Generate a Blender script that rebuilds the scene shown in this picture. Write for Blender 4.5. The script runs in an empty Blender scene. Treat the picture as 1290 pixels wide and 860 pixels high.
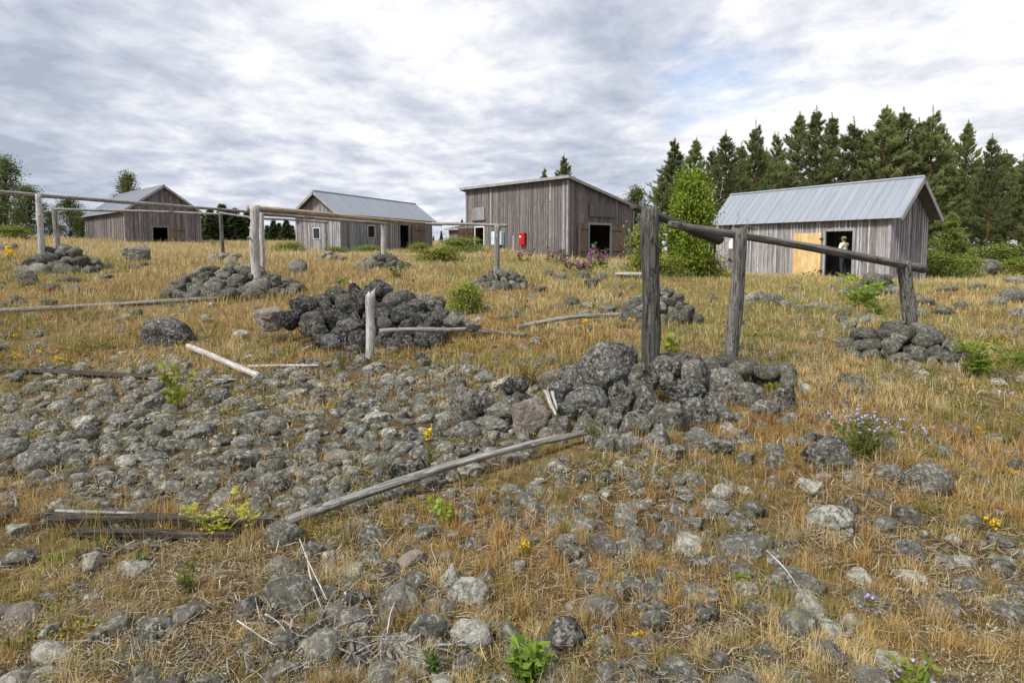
import bpy, math, random
import numpy as np
from mathutils import Vector, Matrix, noise as mnoise

R = math.radians
rng = np.random.default_rng(7)
random.seed(7)
scene = bpy.context.scene
COL = scene.collection

# ------------------------------------------------------------------ camera model (1290 x 860 picture coordinates)
F = 760.0; CX = 645.0; CY = 366.0; HOR = 312.0; EYE = 1.6      # CY: optical axis, above the frame's middle (shifted lens)
TH = math.atan((CY - HOR) / F)
CT, ST = math.cos(TH), math.sin(TH)

def ray(px, py):
    r = (px - CX) / F; u = (CY - py) / F
    return np.array([r, CT + u * ST, -ST + u * CT])

def at(px, py, Y):
    d = ray(px, py); t = Y / d[1]
    return np.array([d[0] * t, Y, EYE + d[2] * t])

def proj(x, y, z):
    dz = z - EYE
    zc = y * CT - dz * ST
    yc = y * ST + dz * CT
    zc = np.maximum(zc, 0.05)
    return CX + F * x / zc, CY - F * yc / zc, zc

# ------------------------------------------------------------------ noise
def _h(ix, iy, s):
    v = np.sin(ix * 127.1 + iy * 311.7 + s * 74.7) * 43758.5453
    return v - np.floor(v)

def vn(x, y, s=0):
    x = np.asarray(x, float); y = np.asarray(y, float)
    ix = np.floor(x); iy = np.floor(y); fx = x - ix; fy = y - iy
    fx = fx * fx * (3 - 2 * fx); fy = fy * fy * (3 - 2 * fy)
    a = _h(ix, iy, s); b = _h(ix + 1, iy, s); c = _h(ix, iy + 1, s); d = _h(ix + 1, iy + 1, s)
    return (a * (1 - fx) + b * fx) * (1 - fy) + (c * (1 - fx) + d * fx) * fy

def fbm(x, y, s=0, o=4):
    t = 0; a = .5; n = 0
    for i in range(o):
        t = t + a * vn(x * 2 ** i + 17 * i, y * 2 ** i - 9 * i, s + i); n += a; a *= .5
    return t / n

def sst(a, b, x):
    t = np.clip((x - a) / (b - a), 0, 1)
    return t * t * (3 - 2 * t)

# ------------------------------------------------------------------ terrain height
ctrl = [(840, 580, 4.25), (1000, 520, 5.4), (1140, 452, 7.9), (470, 452, 7.9), (280, 370, 14), (60, 342, 17.5),
        (285, 329, 21), (483, 339, 21), (626, 364, 15.5), (830, 406, 10.2), (790, 354, 18), (1119, 355, 23.2),
        (910, 345, 30.3), (1240, 349, 29), (715, 327, 36), (797, 323, 40.4), (600, 313, 41), (420, 321, 37.5),
        (374, 319, 40), (545, 317, 48), (158, 306, 48), (253, 307, 52), (110, 304, 54), (0, 298, 45), (340, 306, 58),
        (570, 307, 58), (1290, 334, 36), (1050, 337, 45), (1290, 327, 58), (215, 440, 9.2), (0, 480, 7.4), (0, 398, 11.3)]
cp = [tuple(at(*c)) for c in ctrl]
cp += [(-3, 1, 0), (0, 1, 0), (3, 1, 0), (-3, 3, 0.02), (0, 3, 0), (3, 3, 0.02), (0, -4, 0), (-15, -4, .1), (15, -4, 0),
       (-45, 20, 1.9), (45, 20, .25), (-80, 70, 2.2), (80, 70, .5), (0, 75, 2.0), (40, 75, .6), (-40, 75, 2.2), (-60, 0, 1.0), (60, 0, .2)]
cp = np.array(cp)
def _tps(r2): return 0.5 * r2 * np.log(r2 + 1e-9)
_n = len(cp)
_d2 = ((cp[:, None, :2] - cp[None, :, :2]) ** 2).sum(-1)
_A = np.zeros((_n + 3, _n + 3)); _A[:_n, :_n] = _tps(_d2) + np.eye(_n) * 2.0
_A[:_n, _n] = 1; _A[:_n, _n + 1:] = cp[:, :2]; _A[_n, :_n] = 1; _A[_n + 1:, :_n] = cp[:, :2].T
_w = np.linalg.solve(_A, np.concatenate([cp[:, 2], np.zeros(3)]))

def G0(x, y):
    x = np.asarray(x, float); y = np.asarray(y, float)
    xc = np.clip(x, -80, 80); yc = np.clip(y, -6, 78)
    z = _w[_n] + _w[_n + 1] * xc + _w[_n + 2] * yc
    for i in range(_n):
        z = z + _w[i] * _tps((xc - cp[i, 0]) ** 2 + (yc - cp[i, 1]) ** 2)
    r = np.hypot(x * .7, y)
    k = sst(68, 150, r)
    return z * (1 - k) + (-2.5) * k

def G(x, y):
    x = np.asarray(x, float); y = np.asarray(y, float)
    near = 1 - sst(30, 70, y)
    return G0(x, y) + near * ((fbm(x * 1.3, y * 1.3, 3, 3) - .5) * .10 + (fbm(x * 6, y * 6, 9, 2) - .5) * .03)

_T = np.geomspace(1.2, 140, 5000)
def hit(px, py):
    d = ray(px, py)
    x = d[0] * _T; y = d[1] * _T; z = EYE + d[2] * _T
    below = np.nonzero(z < G(x, y))[0]
    i = below[0] if len(below) else len(_T) - 1
    return np.array([x[i], y[i], float(G(x[i], y[i]))])

# ------------------------------------------------------------------ mesh building
class MB:
    def __init__(s): s.V = []; s.F = []; s.C = []; s.n = 0
    def add(s, V, F, c=(1, 1, 1)):
        V = np.asarray(V, float).reshape(-1, 3)
        c = np.asarray(c, float)
        if c.ndim == 1: c = np.tile(c, (len(V), 1))
        s.V.append(V); s.C.append(c)
        for f in (F if isinstance(F, list) else [F]):
            f = np.asarray(f, int)
            if len(f): s.F.append(f + s.n)
        s.n += len(V)
        return s
    def build(s, name, mat, parent=None, smooth=False):
        V = np.concatenate(s.V); C = np.concatenate(s.C)
        me = bpy.data.meshes.new(name)
        me.vertices.add(len(V)); me.vertices.foreach_set('co', V.ravel().astype('f4'))
        nl = sum(f.size for f in s.F); nf = sum(len(f) for f in s.F)
        me.loops.add(nl); me.polygons.add(nf)
        me.loops.foreach_set('vertex_index', np.concatenate([f.ravel() for f in s.F]).astype('i4'))
        tot = np.concatenate([np.full(len(f), f.shape[1]) for f in s.F])
        st = np.concatenate([[0], np.cumsum(tot)[:-1]])
        me.polygons.foreach_set('loop_start', st.astype('i4'))
        me.polygons.foreach_set('use_smooth', np.full(nf, smooth))
        at_ = me.attributes.new('Col', 'FLOAT_COLOR', 'POINT')
        at_.data.foreach_set('color', np.concatenate([C, np.ones((len(C), 1))], 1).ravel().astype('f4'))
        me.update(calc_edges=True)
        me.materials.append(mat)
        o = bpy.data.objects.new(name, me); COL.objects.link(o)
        if parent: o.parent = parent
        return o

BOXF = np.array([[0, 3, 2, 1], [4, 5, 6, 7], [0, 1, 5, 4], [1, 2, 6, 5], [2, 3, 7, 6], [3, 0, 4, 7]])
def box(mb, lo, hi, c=(1, 1, 1)):
    x0, y0, z0 = lo; x1, y1, z1 = hi
    mb.add([[x0, y0, z0], [x1, y0, z0], [x1, y1, z0], [x0, y1, z0], [x0, y0, z1], [x1, y0, z1], [x1, y1, z1], [x0, y1, z1]], BOXF, c)

def bar(mb, p, q, w, h, up=(0, 0, 1), c=(1, 1, 1)):
    p = np.array(p, float); q = np.array(q, float); d = q - p; d /= np.linalg.norm(d)
    s = np.cross(d, up); s /= np.linalg.norm(s); u = np.cross(s, d)
    a = s * w / 2; b = u * h / 2
    mb.add([p - a - b, p + a - b, p + a + b, p - a + b, q - a - b, q + a - b, q + a + b, q - a + b], BOXF, c)

def tube(mb, pts, rad, n=8, c=(1, 1, 1), jit=0.0, seed=0, cap=True):
    pts = np.asarray(pts, float); rad = np.broadcast_to(np.asarray(rad, float), (len(pts),))
    k = len(pts)
    t = np.gradient(pts, axis=0); t /= np.linalg.norm(t, axis=1)[:, None] + 1e-12
    ref = np.array([0, 0, 1.]) if abs(t[:, 2]).mean() < .8 else np.array([1., 0, 0])
    s = np.cross(t, ref); s /= np.linalg.norm(s, axis=1)[:, None] + 1e-12
    u = np.cross(s, t)
    a = np.arange(n) * 2 * math.pi / n
    rr = rad[:, None] * np.ones(n)
    if jit:
        g = np.random.default_rng(seed)
        prof = 1 + g.normal(0, jit, n)
        rr = rr * prof * (1 + g.normal(0, jit * .5, (k, n)))
    V = pts[:, None] + rr[..., None] * (np.cos(a)[None, :, None] * s[:, None] + np.sin(a)[None, :, None] * u[:, None])
    i = np.arange(k - 1)[:, None] * n; j = np.arange(n)[None]; j2 = (j + 1) % n
    Fq = np.stack([i + j, i + j2, i + n + j2, i + n + j], -1).reshape(-1, 4)
    V = V.reshape(-1, 3); Fs = [Fq]
    if cap:
        V = np.concatenate([V, pts[:1], pts[-1:]])
        b = k * n
        Fs += [np.array([[b, jj, (jj + 1) % n] for jj in range(n)]),
               np.array([[b + 1, (k - 1) * n + (jj + 1) % n, (k - 1) * n + jj] for jj in range(n)])]
    mb.add(V, Fs, c)

def leaves(mb, P, size, c, g, up=0.3, elong=1.6, D=None):
    """folded leaf rhombs at the points P"""
    P = np.asarray(P, float); n = len(P)
    if n == 0: return
    d = g.normal(0, 1, (n, 3)); d[:, 2] = d[:, 2] * .6 + up
    if D is not None: d = d * .5 + D
    d /= np.linalg.norm(d, axis=1)[:, None]
    s = np.cross(d, g.normal(0, 1, (n, 3))); s /= np.linalg.norm(s, axis=1)[:, None] + 1e-9
    nn = np.cross(s, d)
    sz = (np.asarray(size) * g.uniform(.6, 1.3, n))[:, None]
    L = d * sz * elong; W = s * sz * .5; U = nn * sz * .15
    V = np.stack([P, P + L * .45 + W + U, P + L, P + L * .45 - W + U], 1).reshape(-1, 3)
    i = np.arange(n) * 4
    Ft = np.concatenate([np.stack([i, i + 1, i + 2], 1), np.stack([i, i + 2, i + 3], 1)])
    c = np.asarray(c, float)
    cc = c * g.uniform(.72, 1.25, (n, 1)) if c.ndim == 1 else c
    cc = cc * (1 + g.normal(0, .06, (n, 3)))
    mb.add(V, Ft, np.repeat(np.clip(cc, 0, 1), 4, 0))

# ------------------------------------------------------------------ tags
def tag(o, label=None, cat=None, group=None, kind=None):
    if label: o['label'] = label
    if cat: o['category'] = cat
    if group: o['group'] = group
    if kind: o['kind'] = kind
    return o

def empty(name, loc, rz=0):
    o = bpy.data.objects.new(name, None); COL.objects.link(o)
    o.empty_display_size = .2
    o.location = loc; o.rotation_euler = (0, 0, rz)
    return o

def copy_tree(o, parent=None):
    c = o.copy(); COL.objects.link(c)
    if parent: c.parent = parent
    for ch in list(o.children): copy_tree(ch, c)
    return c

# ------------------------------------------------------------------ materials
def newmat(name):
    m = bpy.data.materials.new(name); m.use_nodes = True
    nt = m.node_tree; nt.nodes.clear()
    out = nt.nodes.new('ShaderNodeOutputMaterial'); b = nt.nodes.new('ShaderNodeBsdfPrincipled')
    nt.links.new(b.outputs[0], out.inputs[0])
    return m, nt, b, out

def N(nt, typ, **kw):
    n = nt.nodes.new('ShaderNode' + typ)
    for k, v in kw.items():
        if k.startswith('_'): setattr(n, k[1:], v)
        else: n.inputs[k.replace('_', ' ')].default_value = v
    return n

def ramp(nt, fac, stops):
    r = nt.nodes.new('ShaderNodeValToRGB')
    e = r.color_ramp.elements
    while len(e) < len(stops): e.new(.5)
    for i, (p, c) in enumerate(stops):
        e[i].position = p; e[i].color = (*c, 1) if len(c) == 3 else c
    nt.links.new(fac, r.inputs[0]); return r.outputs[0]

def mix(nt, fac, a, b, mode='MIX'):
    m = nt.nodes.new('ShaderNodeMix'); m.data_type = 'RGBA'; m.blend_type = mode
    for s, v in ((0, fac), (6, a), (7, b)):
        if hasattr(v, 'is_linked') or hasattr(v, 'links'): nt.links.new(v, m.inputs[s])
        else: m.inputs[s].default_value = v if s == 0 else (*v, 1)
    return m.outputs[2]

def noise(nt, vec, scale, detail=6, rough=.55, dist=0):
    n = N(nt, 'TexNoise', Scale=scale, Detail=detail, Roughness=rough, Distortion=dist)
    nt.links.new(vec, n.inputs['Vector']); return n.outputs['Fac']

def mapping(nt, vec, scale):
    m = N(nt, 'Mapping', Scale=scale); nt.links.new(vec, m.inputs['Vector']); return m.outputs[0]

def bump(nt, h, b, strength=.5, dist=.02):
    n = N(nt, 'Bump', Strength=strength, Distance=dist)
    nt.links.new(h, n.inputs['Height']); nt.links.new(n.outputs[0], b.inputs['Normal']); return n

def wood_mat(name, dark, light, streak=.55, zs=1.0, crack=.5, gs=26.0, blotch=(.72, .68, .64)):
    """weathered wood, grain along local Z, per-board tone in Col"""
    m, nt, b, o = newmat(name)
    tc = nt.nodes.new('ShaderNodeTexCoord'); col = N(nt, 'VertexColor', _layer_name='Col')
    oi = nt.nodes.new('ShaderNodeObjectInfo')
    add = N(nt, 'VectorMath', _operation='ADD'); nt.links.new(tc.outputs['Object'], add.inputs[0])
    cm = N(nt, 'VectorMath', _operation='MULTIPLY_ADD'); cm.inputs[1].default_value = (0, 0, 7); nt.links.new(col.outputs['Color'], cm.inputs[0]); nt.links.new(oi.outputs['Random'], cm.inputs[2])
    nt.links.new(cm.outputs[0], add.inputs[1])
    v = mapping(nt, add.outputs[0], (gs, gs, .9 * zs))
    g1 = noise(nt, v, 1.0, 6, .65)
    v2 = mapping(nt, add.outputs[0], (gs * 3, gs * 3, 1.5 * zs)); g2 = noise(nt, v2, 1.0, 4, .6)
    blot = noise(nt, add.outputs[0], 2.3 if gs < 30 else 9, 7, .7)
    c = ramp(nt, g1, [(.28, dark), (.72, light)])
    dk = ramp(nt, g2, [(.34, (.18, .17, .16)), (.5, (1, 1, 1))])
    c = mix(nt, crack, c, dk, 'MULTIPLY')
    v3 = mapping(nt, add.outputs[0], (gs * .55, gs * .55, .5 * zs)); g3 = noise(nt, v3, 1.0, 3, .5, .2)
    ck = ramp(nt, g3, [(.470, (1, 1, 1)), (.492, (.16, .15, .14)), (.508, (.16, .15, .14)), (.530, (1, 1, 1))])
    c = mix(nt, crack, c, ck, 'MULTIPLY')
    bl = ramp(nt, blot, [(.35, blotch), (.62, (1.08, 1.08, 1.1))])
    c = mix(nt, .8, c, bl, 'MULTIPLY')
    c = mix(nt, 1.0, c, col.outputs['Color'], 'MULTIPLY')
    nt.links.new(c, b.inputs['Base Color'])
    b.inputs['Roughness'].default_value = .85
    b.inputs['Specular IOR Level'].default_value = .25
    bump(nt, g2, b, .5 if gs < 30 else .9, .012)
    return m

def plain_mat(name, c, rough=.6, metal=0, var=.25, scale=6, vc=True):
    m, nt, b, o = newmat(name)
    tc = nt.nodes.new('ShaderNodeTexCoord')
    f = noise(nt, tc.outputs['Object'], scale, 6, .6)
    cc = ramp(nt, f, [(.3, tuple(x * (1 - var) for x in c)), (.7, tuple(min(1, x * (1 + var)) for x in c))])
    if vc:
        col = N(nt, 'VertexColor', _layer_name='Col'); cc = mix(nt, 1.0, cc, col.outputs['Color'], 'MULTIPLY')
    nt.links.new(cc, b.inputs['Base Color'])
    b.inputs['Roughness'].default_value = rough; b.inputs['Metallic'].default_value = metal
    return m

def leaf_mat(name, trans=.35, rough=.6, spec=.12):
    m, nt, b, o = newmat(name)
    col = N(nt, 'VertexColor', _layer_name='Col'); oi = nt.nodes.new('ShaderNodeObjectInfo')
    hs = N(nt, 'HueSaturation'); nt.links.new(col.outputs['Color'], hs.inputs['Color'])
    mr = N(nt, 'MapRange', To_Min=.8, To_Max=1.2); nt.links.new(oi.outputs['Random'], mr.inputs['Value']); nt.links.new(mr.outputs[0], hs.inputs['Value'])
    nt.links.new(hs.outputs[0], b.inputs['Base Color'])
    b.inputs['Roughness'].default_value = rough; b.inputs['Specular IOR Level'].default_value = spec
    t = nt.nodes.new('ShaderNodeBsdfTranslucent'); nt.links.new(hs.outputs[0], t.inputs['Color'])
    ms = nt.nodes.new('ShaderNodeMixShader'); ms.inputs[0].default_value = trans
    nt.links.new(b.outputs[0], ms.inputs[1]); nt.links.new(t.outputs[0], ms.inputs[2]); nt.links.new(ms.outputs[0], o.inputs[0])
    return m

def rock_mat(name, base_d, base_l, lich, black, pale_amt, black_amt, green_amt):
    m, nt, b, o = newmat(name)
    geo = nt.nodes.new('ShaderNodeNewGeometry'); oi = nt.nodes.new('ShaderNodeObjectInfo')
    col = N(nt, 'VertexColor', _layer_name='Col')
    off = N(nt, 'VectorMath', _operation='SCALE'); nt.links.new(oi.outputs['Random'], off.inputs['Scale']); off.inputs[0].default_value = (13, 29, 7)
    ad = N(nt, 'VectorMath', _operation='ADD'); nt.links.new(geo.outputs['Position'], ad.inputs[0]); nt.links.new(off.outputs[0], ad.inputs[1])
    P = ad.outputs[0]
    n1 = noise(nt, P, 9, 8, .65)
    c = ramp(nt, n1, [(.3, base_d), (.7, base_l)])
    # tint per stone
    tint = ramp(nt, oi.outputs['Random'], [(0, (.72, .75, .76)), (.3, (1.15, 1.12, 1.05)), (.55, (.9, .92, .84)), (.8, (1.3, 1.24, 1.15)), (1, (.65, .67, .7))])
    c = mix(nt, 1.0, c, tint, 'MULTIPLY')
    nl = noise(nt, P, 30, 9, .75, .3)
    c = mix(nt, ramp(nt, nl, [(.60 - pale_amt, (0, 0, 0)), (.66 - pale_amt, (.85, .85, .85))]), c, lich)
    ng = noise(nt, P, 11, 8, .7, .5)
    c = mix(nt, ramp(nt, ng, [(.66 - green_amt, (0, 0, 0)), (.74 - green_amt, (.75, .75, .75))]), c, (.20, .215, .115))
    nb = noise(nt, P, 27, 8, .72, .4)
    nbig = noise(nt, P, 2.6, 3, .5)
    sm = N(nt, 'Math', _operation='MULTIPLY_ADD'); nt.links.new(nbig, sm.inputs[0]); sm.inputs[1].default_value = .5; nt.links.new(nb, sm.inputs[2])
    c = mix(nt, ramp(nt, sm.outputs[0], [(.90 - black_amt, (0, 0, 0)), (.97 - black_amt, (.9, .9, .9))]), c, black)
    c = mix(nt, 1.0, c, col.outputs['Color'], 'MULTIPLY')
    nt.links.new(c, b.inputs['Base Color'])
    b.inputs['Roughness'].default_value = .92; b.inputs['Specular IOR Level'].default_value = .2
    h = N(nt, 'Math', _operation='MULTIPLY_ADD'); nt.links.new(noise(nt, P, 42, 8, .7), h.inputs[0]); h.inputs[1].default_value = .6; nt.links.new(n1, h.inputs[2])
    bump(nt, h.outputs[0], b, 1.0, .06)
    return m

M = {}
M['boards'] = wood_mat('weathered_boards', (.19, .183, .185), (.45, .445, .455), crack=.42)
M['dark_boards'] = wood_mat('dark_boards', (.105, .094, .091), (.29, .27, .265), crack=.42)
M['new_boards'] = wood_mat('fresh_plywood', (.62, .43, .19), (.76, .57, .30), crack=.12, gs=12)
M['door_boards'] = wood_mat('door_boards', (.15, .115, .085), (.30, .245, .19))
M['rust_boards'] = wood_mat('rusty_boards', (.06, .035, .028), (.13, .075, .06))
M['trim'] = wood_mat('pale_trim', (.26, .26, .265), (.44, .44, .45), crack=.3)
M['white_wood'] = wood_mat('bleached_wood', (.38, .37, .355), (.70, .685, .66), crack=.65, gs=50, zs=1.6, blotch=(.62, .6, .57))
M['grey_log'] = wood_mat('grey_log', (.19, .18, .168), (.50, .485, .455), crack=.8, gs=52, zs=1.6, blotch=(.42, .40, .37))
M['dark_log'] = wood_mat('dark_log', (.036, .034, .032), (.17, .165, .15), crack=.95, gs=38, zs=1.4, blotch=(.45, .45, .43))
M['mid_log'] = wood_mat('mid_log', (.065, .062, .057), (.34, .33, .30), crack=.95, gs=42, zs=1.5, blotch=(.32, .31, .29))
M['rotten'] = wood_mat('rotten_wood', (.014, .011, .009), (.15, .13, .115), crack=.95, gs=60, zs=1.5, blotch=(.4, .38, .35))
M['tan_log'] = wood_mat('tan_log', (.24, .17, .10), (.44, .36, .26), crack=.5, gs=20)
M['bark'] = wood_mat('bark', (.05, .038, .03), (.15, .11, .085), crack=.5, gs=14)
M['pine_bark'] = wood_mat('pine_bark', (.10, .05, .028), (.24, .12, .065), crack=.4, gs=10)
M['birch_bark'] = wood_mat('birch_bark', (.30, .29, .27), (.62, .60, .57), crack=.5, gs=5, zs=6)
M['leaf'] = leaf_mat('leaf')
M['needle'] = leaf_mat('needle', .5, .7, .05)
M['grass'] = leaf_mat('dry_grass', .28, .8, .08)
M['petal'] = leaf_mat('petal', .3)
M['rock_dark'] = rock_mat('rock_dark', (.058, .056, .052), (.19, .184, .168), (.39, .39, .36), (.012, .012, .012), .085, .135, .045)
M['rock_black'] = rock_mat('rock_black', (.038, .037, .036), (.13, .127, .12), (.30, .30, .28), (.013, .013, .013), .065, .15, .02)
M['rock_grey'] = rock_mat('rock_grey', (.075, .073, .066), (.21, .205, .185), (.41, .415, .37), (.020, .020, .019), .085, .075, .075)
M['rock_pale'] = rock_mat('rock_pale', (.17, .16, .145), (.36, .345, .31), (.54, .54, .48), (.035, .035, .034), .13, .02, .07)
M['rock_pink'] = rock_mat('rock_pink', (.15, .125, .112), (.31, .265, .24), (.40, .38, .36), (.035, .034, .033), .07, .02, .03)
M['steel'] = plain_mat('steel', (.30, .30, .31), .5, .8)
M['iron'] = plain_mat('dark_iron', (.03, .028, .026), .7, .3)
M['white'] = plain_mat('white_paint', (.72, .72, .71), .6, 0, .1)
M['red'] = plain_mat('red_enamel', (.45, .012, .016), .35, 0, .15)
M['blue'] = plain_mat('pale_blue_enamel', (.52, .66, .74), .45, 0, .06)
M['skin'] = plain_mat('skin', (.36, .20, .14), .55, 0, .08, vc=False)
M['shirt'] = plain_mat('pale_lime_cloth', (.66, .68, .46), .85, 0, .06, vc=False)
M['trousers'] = plain_mat('dark_cloth', (.018, .02, .028), .85, vc=False)
M['cap'] = plain_mat('olive_cloth', (.17, .16, .07), .85, 0, .5, 30)
M['shoe'] = plain_mat('shoe_leather', (.03, .022, .018), .6, vc=False)
M['hair'] = plain_mat('brown_hair', (.06, .04, .025), .6)

def roof_mat():
    m, nt, b, o = newmat('galvanised_roof')
    tc = nt.nodes.new('ShaderNodeTexCoord')
    v = mapping(nt, tc.outputs['Object'], (3.2, .35, .35))
    f = noise(nt, v, 1.0, 5, .6); f2 = noise(nt, tc.outputs['Object'], 1.1, 6, .6)
    c = ramp(nt, f, [(.3, (.235, .26, .30)), (.7, (.30, .33, .375))])
    c = mix(nt, ramp(nt, f2, [(.55, (0, 0, 0)), (.75, (.45, .45, .45))]), c, (.27, .27, .28))
    nt.links.new(c, b.inputs['Base Color'])
    b.inputs['Metallic'].default_value = .2; b.inputs['Roughness'].default_value = .5
    return m
M['roof'] = roof_mat()
M['felt'] = plain_mat('roofing_felt', (.045, .045, .048), .9, 0, .3)

def pane_mat():
    m, nt, b, o = newmat('window_glass')
    b.inputs['Base Color'].default_value = (.02, .022, .025, 1); b.inputs['Roughness'].default_value = .08
    tc = nt.nodes.new('ShaderNodeTexCoord'); bump(nt, noise(nt, tc.outputs['Object'], 5), b, .05)
    return m
M['glass'] = pane_mat()

def ground_mat():
    m, nt, b, o = newmat('heath_ground')
    geo = nt.nodes.new('ShaderNodeNewGeometry'); P = geo.outputs['Position']
    col = N(nt, 'VertexColor', _layer_name='Col')
    sep = nt.nodes.new('ShaderNodeSeparateColor'); nt.links.new(col.outputs['Color'], sep.inputs[0])
    f = noise(nt, P, 1.7, 8, .62); f2 = noise(nt, P, 14, 8, .7); f3 = noise(nt, P, 60, 5, .7); f4 = noise(nt, P, .55, 6, .6)
    straw = ramp(nt, f2, [(.3, (.13, .088, .042)), (.55, (.29, .20, .095)), (.75, (.40, .31, .165))])
    moss = ramp(nt, f3, [(.3, (.075, .07, .022)), (.7, (.19, .165, .055))])
    c = mix(nt, ramp(nt, f, [(.48, (0, 0, 0)), (.62, (.8, .8, .8))]), straw, moss)
    lich = ramp(nt, noise(nt, P, 6.5, 8, .75, .4), [(.60, (0, 0, 0)), (.68, (.8, .8, .8))])
    c = mix(nt, lich, c, (.30, .295, .235))
    soil = ramp(nt, f2, [(.3, (.035, .028, .022)), (.7, (.125, .105, .085))])
    gm = N(nt, 'Math', _operation='MULTIPLY_ADD'); nt.links.new(f2, gm.inputs[0]); gm.inputs[1].default_value = .9; gm.inputs[2].default_value = -.45
    ga = N(nt, 'Math', _operation='ADD', _use_clamp=True); nt.links.new(gm.outputs[0], ga.inputs[0]); nt.links.new(sep.outputs[0], ga.inputs[1])
    c = mix(nt, ga.outputs[0], c, soil)
    hg = ramp(nt, f4, [(.35, (.82, .86, .78)), (.65, (1.12, 1.06, 1.0))])
    c = mix(nt, 1., c, hg, 'MULTIPLY')
    nt.links.new(c, b.inputs['Base Color'])
    b.inputs['Roughness'].default_value = 1; b.inputs['Specular IOR Level'].default_value = .1
    h = N(nt, 'Math', _operation='ADD'); nt.links.new(f2, h.inputs[0]); nt.links.new(f3, h.inputs[1])
    bump(nt, h.outputs[0], b, .9, .05)
    return m
M['ground'] = ground_mat()

# ------------------------------------------------------------------ where stones lie (layout plan, picture coordinates)
FIELD = np.array([(0, 484), (120, 478), (260, 470), (430, 462), (560, 470), (690, 478), (705, 545), (660, 575), (520, 625), (400, 655), (300, 640), (130, 650), (60, 610), (0, 600)])
def inpoly(px, py, poly):
    c = np.zeros(np.shape(px), bool); j = len(poly) - 1
    for i in range(len(poly)):
        xi, yi = poly[i]; xj, yj = poly[j]
        c ^= ((yi > py) != (yj > py)) & (px < (xj - xi) * (py - yi) / (yj - yi + 1e-9) + xi)
        j = i
    return c

def stone_density(x, y):
    z = G0(x, y); px, py, zc = proj(x, y, z)
    jx = (fbm(x * .9, y * .9, 21, 3) - .5) * 150; jy = (fbm(x * .9, y * .9, 33, 3) - .5) * 70
    f = inpoly(px + jx, py + jy, FIELD).astype(float)
    core = inpoly(px + jx * .4, py + jy * .4, FIELD).astype(float)
    d = np.where(py > 640, np.where(px < 340, .10, np.where(px < 900, .36, .20)), np.where(py > 455, np.where(px > 720, .09, .17), np.where(py > 385, .08, .03)))
    n = fbm(x * 1.1, y * 1.1, 5, 3)
    d = d * np.clip((n - .25) * 3.2, .05, 2.0)
    return np.clip(np.maximum(d, np.maximum(f * .52, core * .76)), 0, 1)

# ------------------------------------------------------------------ terrain mesh
def terrain():
    u = np.linspace(-6.35, 6.35, 380); v = np.linspace(-.9, 6.3, 360)
    X = 3.0 * np.sinh(u); Y = 3.2 * np.sinh(v) + 1.0
    xx, yy = np.meshgrid(X, Y)
    z = G(xx, yy)
    sd = stone_density(xx.ravel(), np.maximum(yy.ravel(), 1.0))
    sd = np.where((yy.ravel() > 1) & (yy.ravel() < 12), sd, 0)
    mb = MB(); nx = len(X); ny = len(Y)
    i = np.arange(ny - 1)[:, None] * nx + np.arange(nx - 1)[None]
    Fq = np.stack([i, i + 1, i + nx + 1, i + nx], -1).reshape(-1, 4)
    mb.add(np.stack([xx, yy, z], -1).reshape(-1, 3), Fq, np.stack([sd * .85, sd * 0, sd * 0], 1))
    o = mb.build('ground', M['ground'], smooth=True)
    tag(o, 'dry grassy heath ground strewn with stones', kind='structure')
terrain()

# ------------------------------------------------------------------ sheds
def board_wall(mb, p0, u, n, L, top, z0, openings=(), bw=.15, g=None, extra=(), tone=(.6, 1.2), batten=.8, th=.024):
    """vertical boards from p0 along u (2D), facing n (2D)"""
    g = g or rng
    e = [0.0]
    while e[-1] < L: e.append(e[-1] + bw * g.uniform(.75, 1.25))
    fixed = [0, L] + [x for o_ in openings for x in o_[:2]] + list(extra)
    e = [x for x in e if x < L and all(abs(x - f_) > .05 for f_ in fixed)] + fixed
    e = sorted(set(round(x, 4) for x in e if -1e-6 <= x <= L + 1e-6))
    def pt(a, d, z): return [p0[0] + u[0] * a + n[0] * d, p0[1] + u[1] * a + n[1] * d, z]
    def piece(a, b, za, zb0, zb1, d0, d1, c):
        if min(zb0, zb1) - za < .02: return
        mb.add([pt(a, d0, za), pt(b, d0, za), pt(b, d1, za), pt(a, d1, za), pt(a, d0, zb0), pt(b, d0, zb1), pt(b, d1, zb1), pt(a, d1, zb0)], BOXF, c)
    def spans(a, b):
        m = (a + b) / 2; segs = [(z0, None)]
        for (o0, o1, za, zb) in openings:
            if o0 - 1e-4 < m < o1 + 1e-4:
                new = []
                for (s0, s1) in segs:
                    if za > s0 + .02: new.append((s0, za))
                    new.append((zb, s1))
                segs = new
        return segs
    for a, b in zip(e[:-1], e[1:]):
        t = g.uniform(*tone); q_ = g.uniform(-.07, .06); c = (t * (1 - q_), t, t * (1 + q_)); dj = g.uniform(0, .012)
        for s0, s1 in spans(a, b):
            if s1 is None: piece(a, b, s0 - (g.uniform(0, .04) if s0 == z0 else 0), top(a), top(b), -th + dj, dj, c)
            else: piece(a, b, s0, s1, s1, -th + dj, dj, c)
    for x in e[1:-1]:
        if g.random() > batten: continue
        t = g.uniform(tone[0] * 1.0, tone[1] * 1.5); c = (t, t, t * 1.02); w = g.uniform(.022, .032)
        for s0, s1 in spans(x - w, x + w) if spans(x - w, x + w) == spans(x, x + .001) else []:
            if s1 is None: piece(x - w, x + w, s0 - .02, top(x - w), top(x + w), .0125, .032, c)
            else: piece(x - w, x + w, s0, s1, s1, .0125, .032, c)

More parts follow.
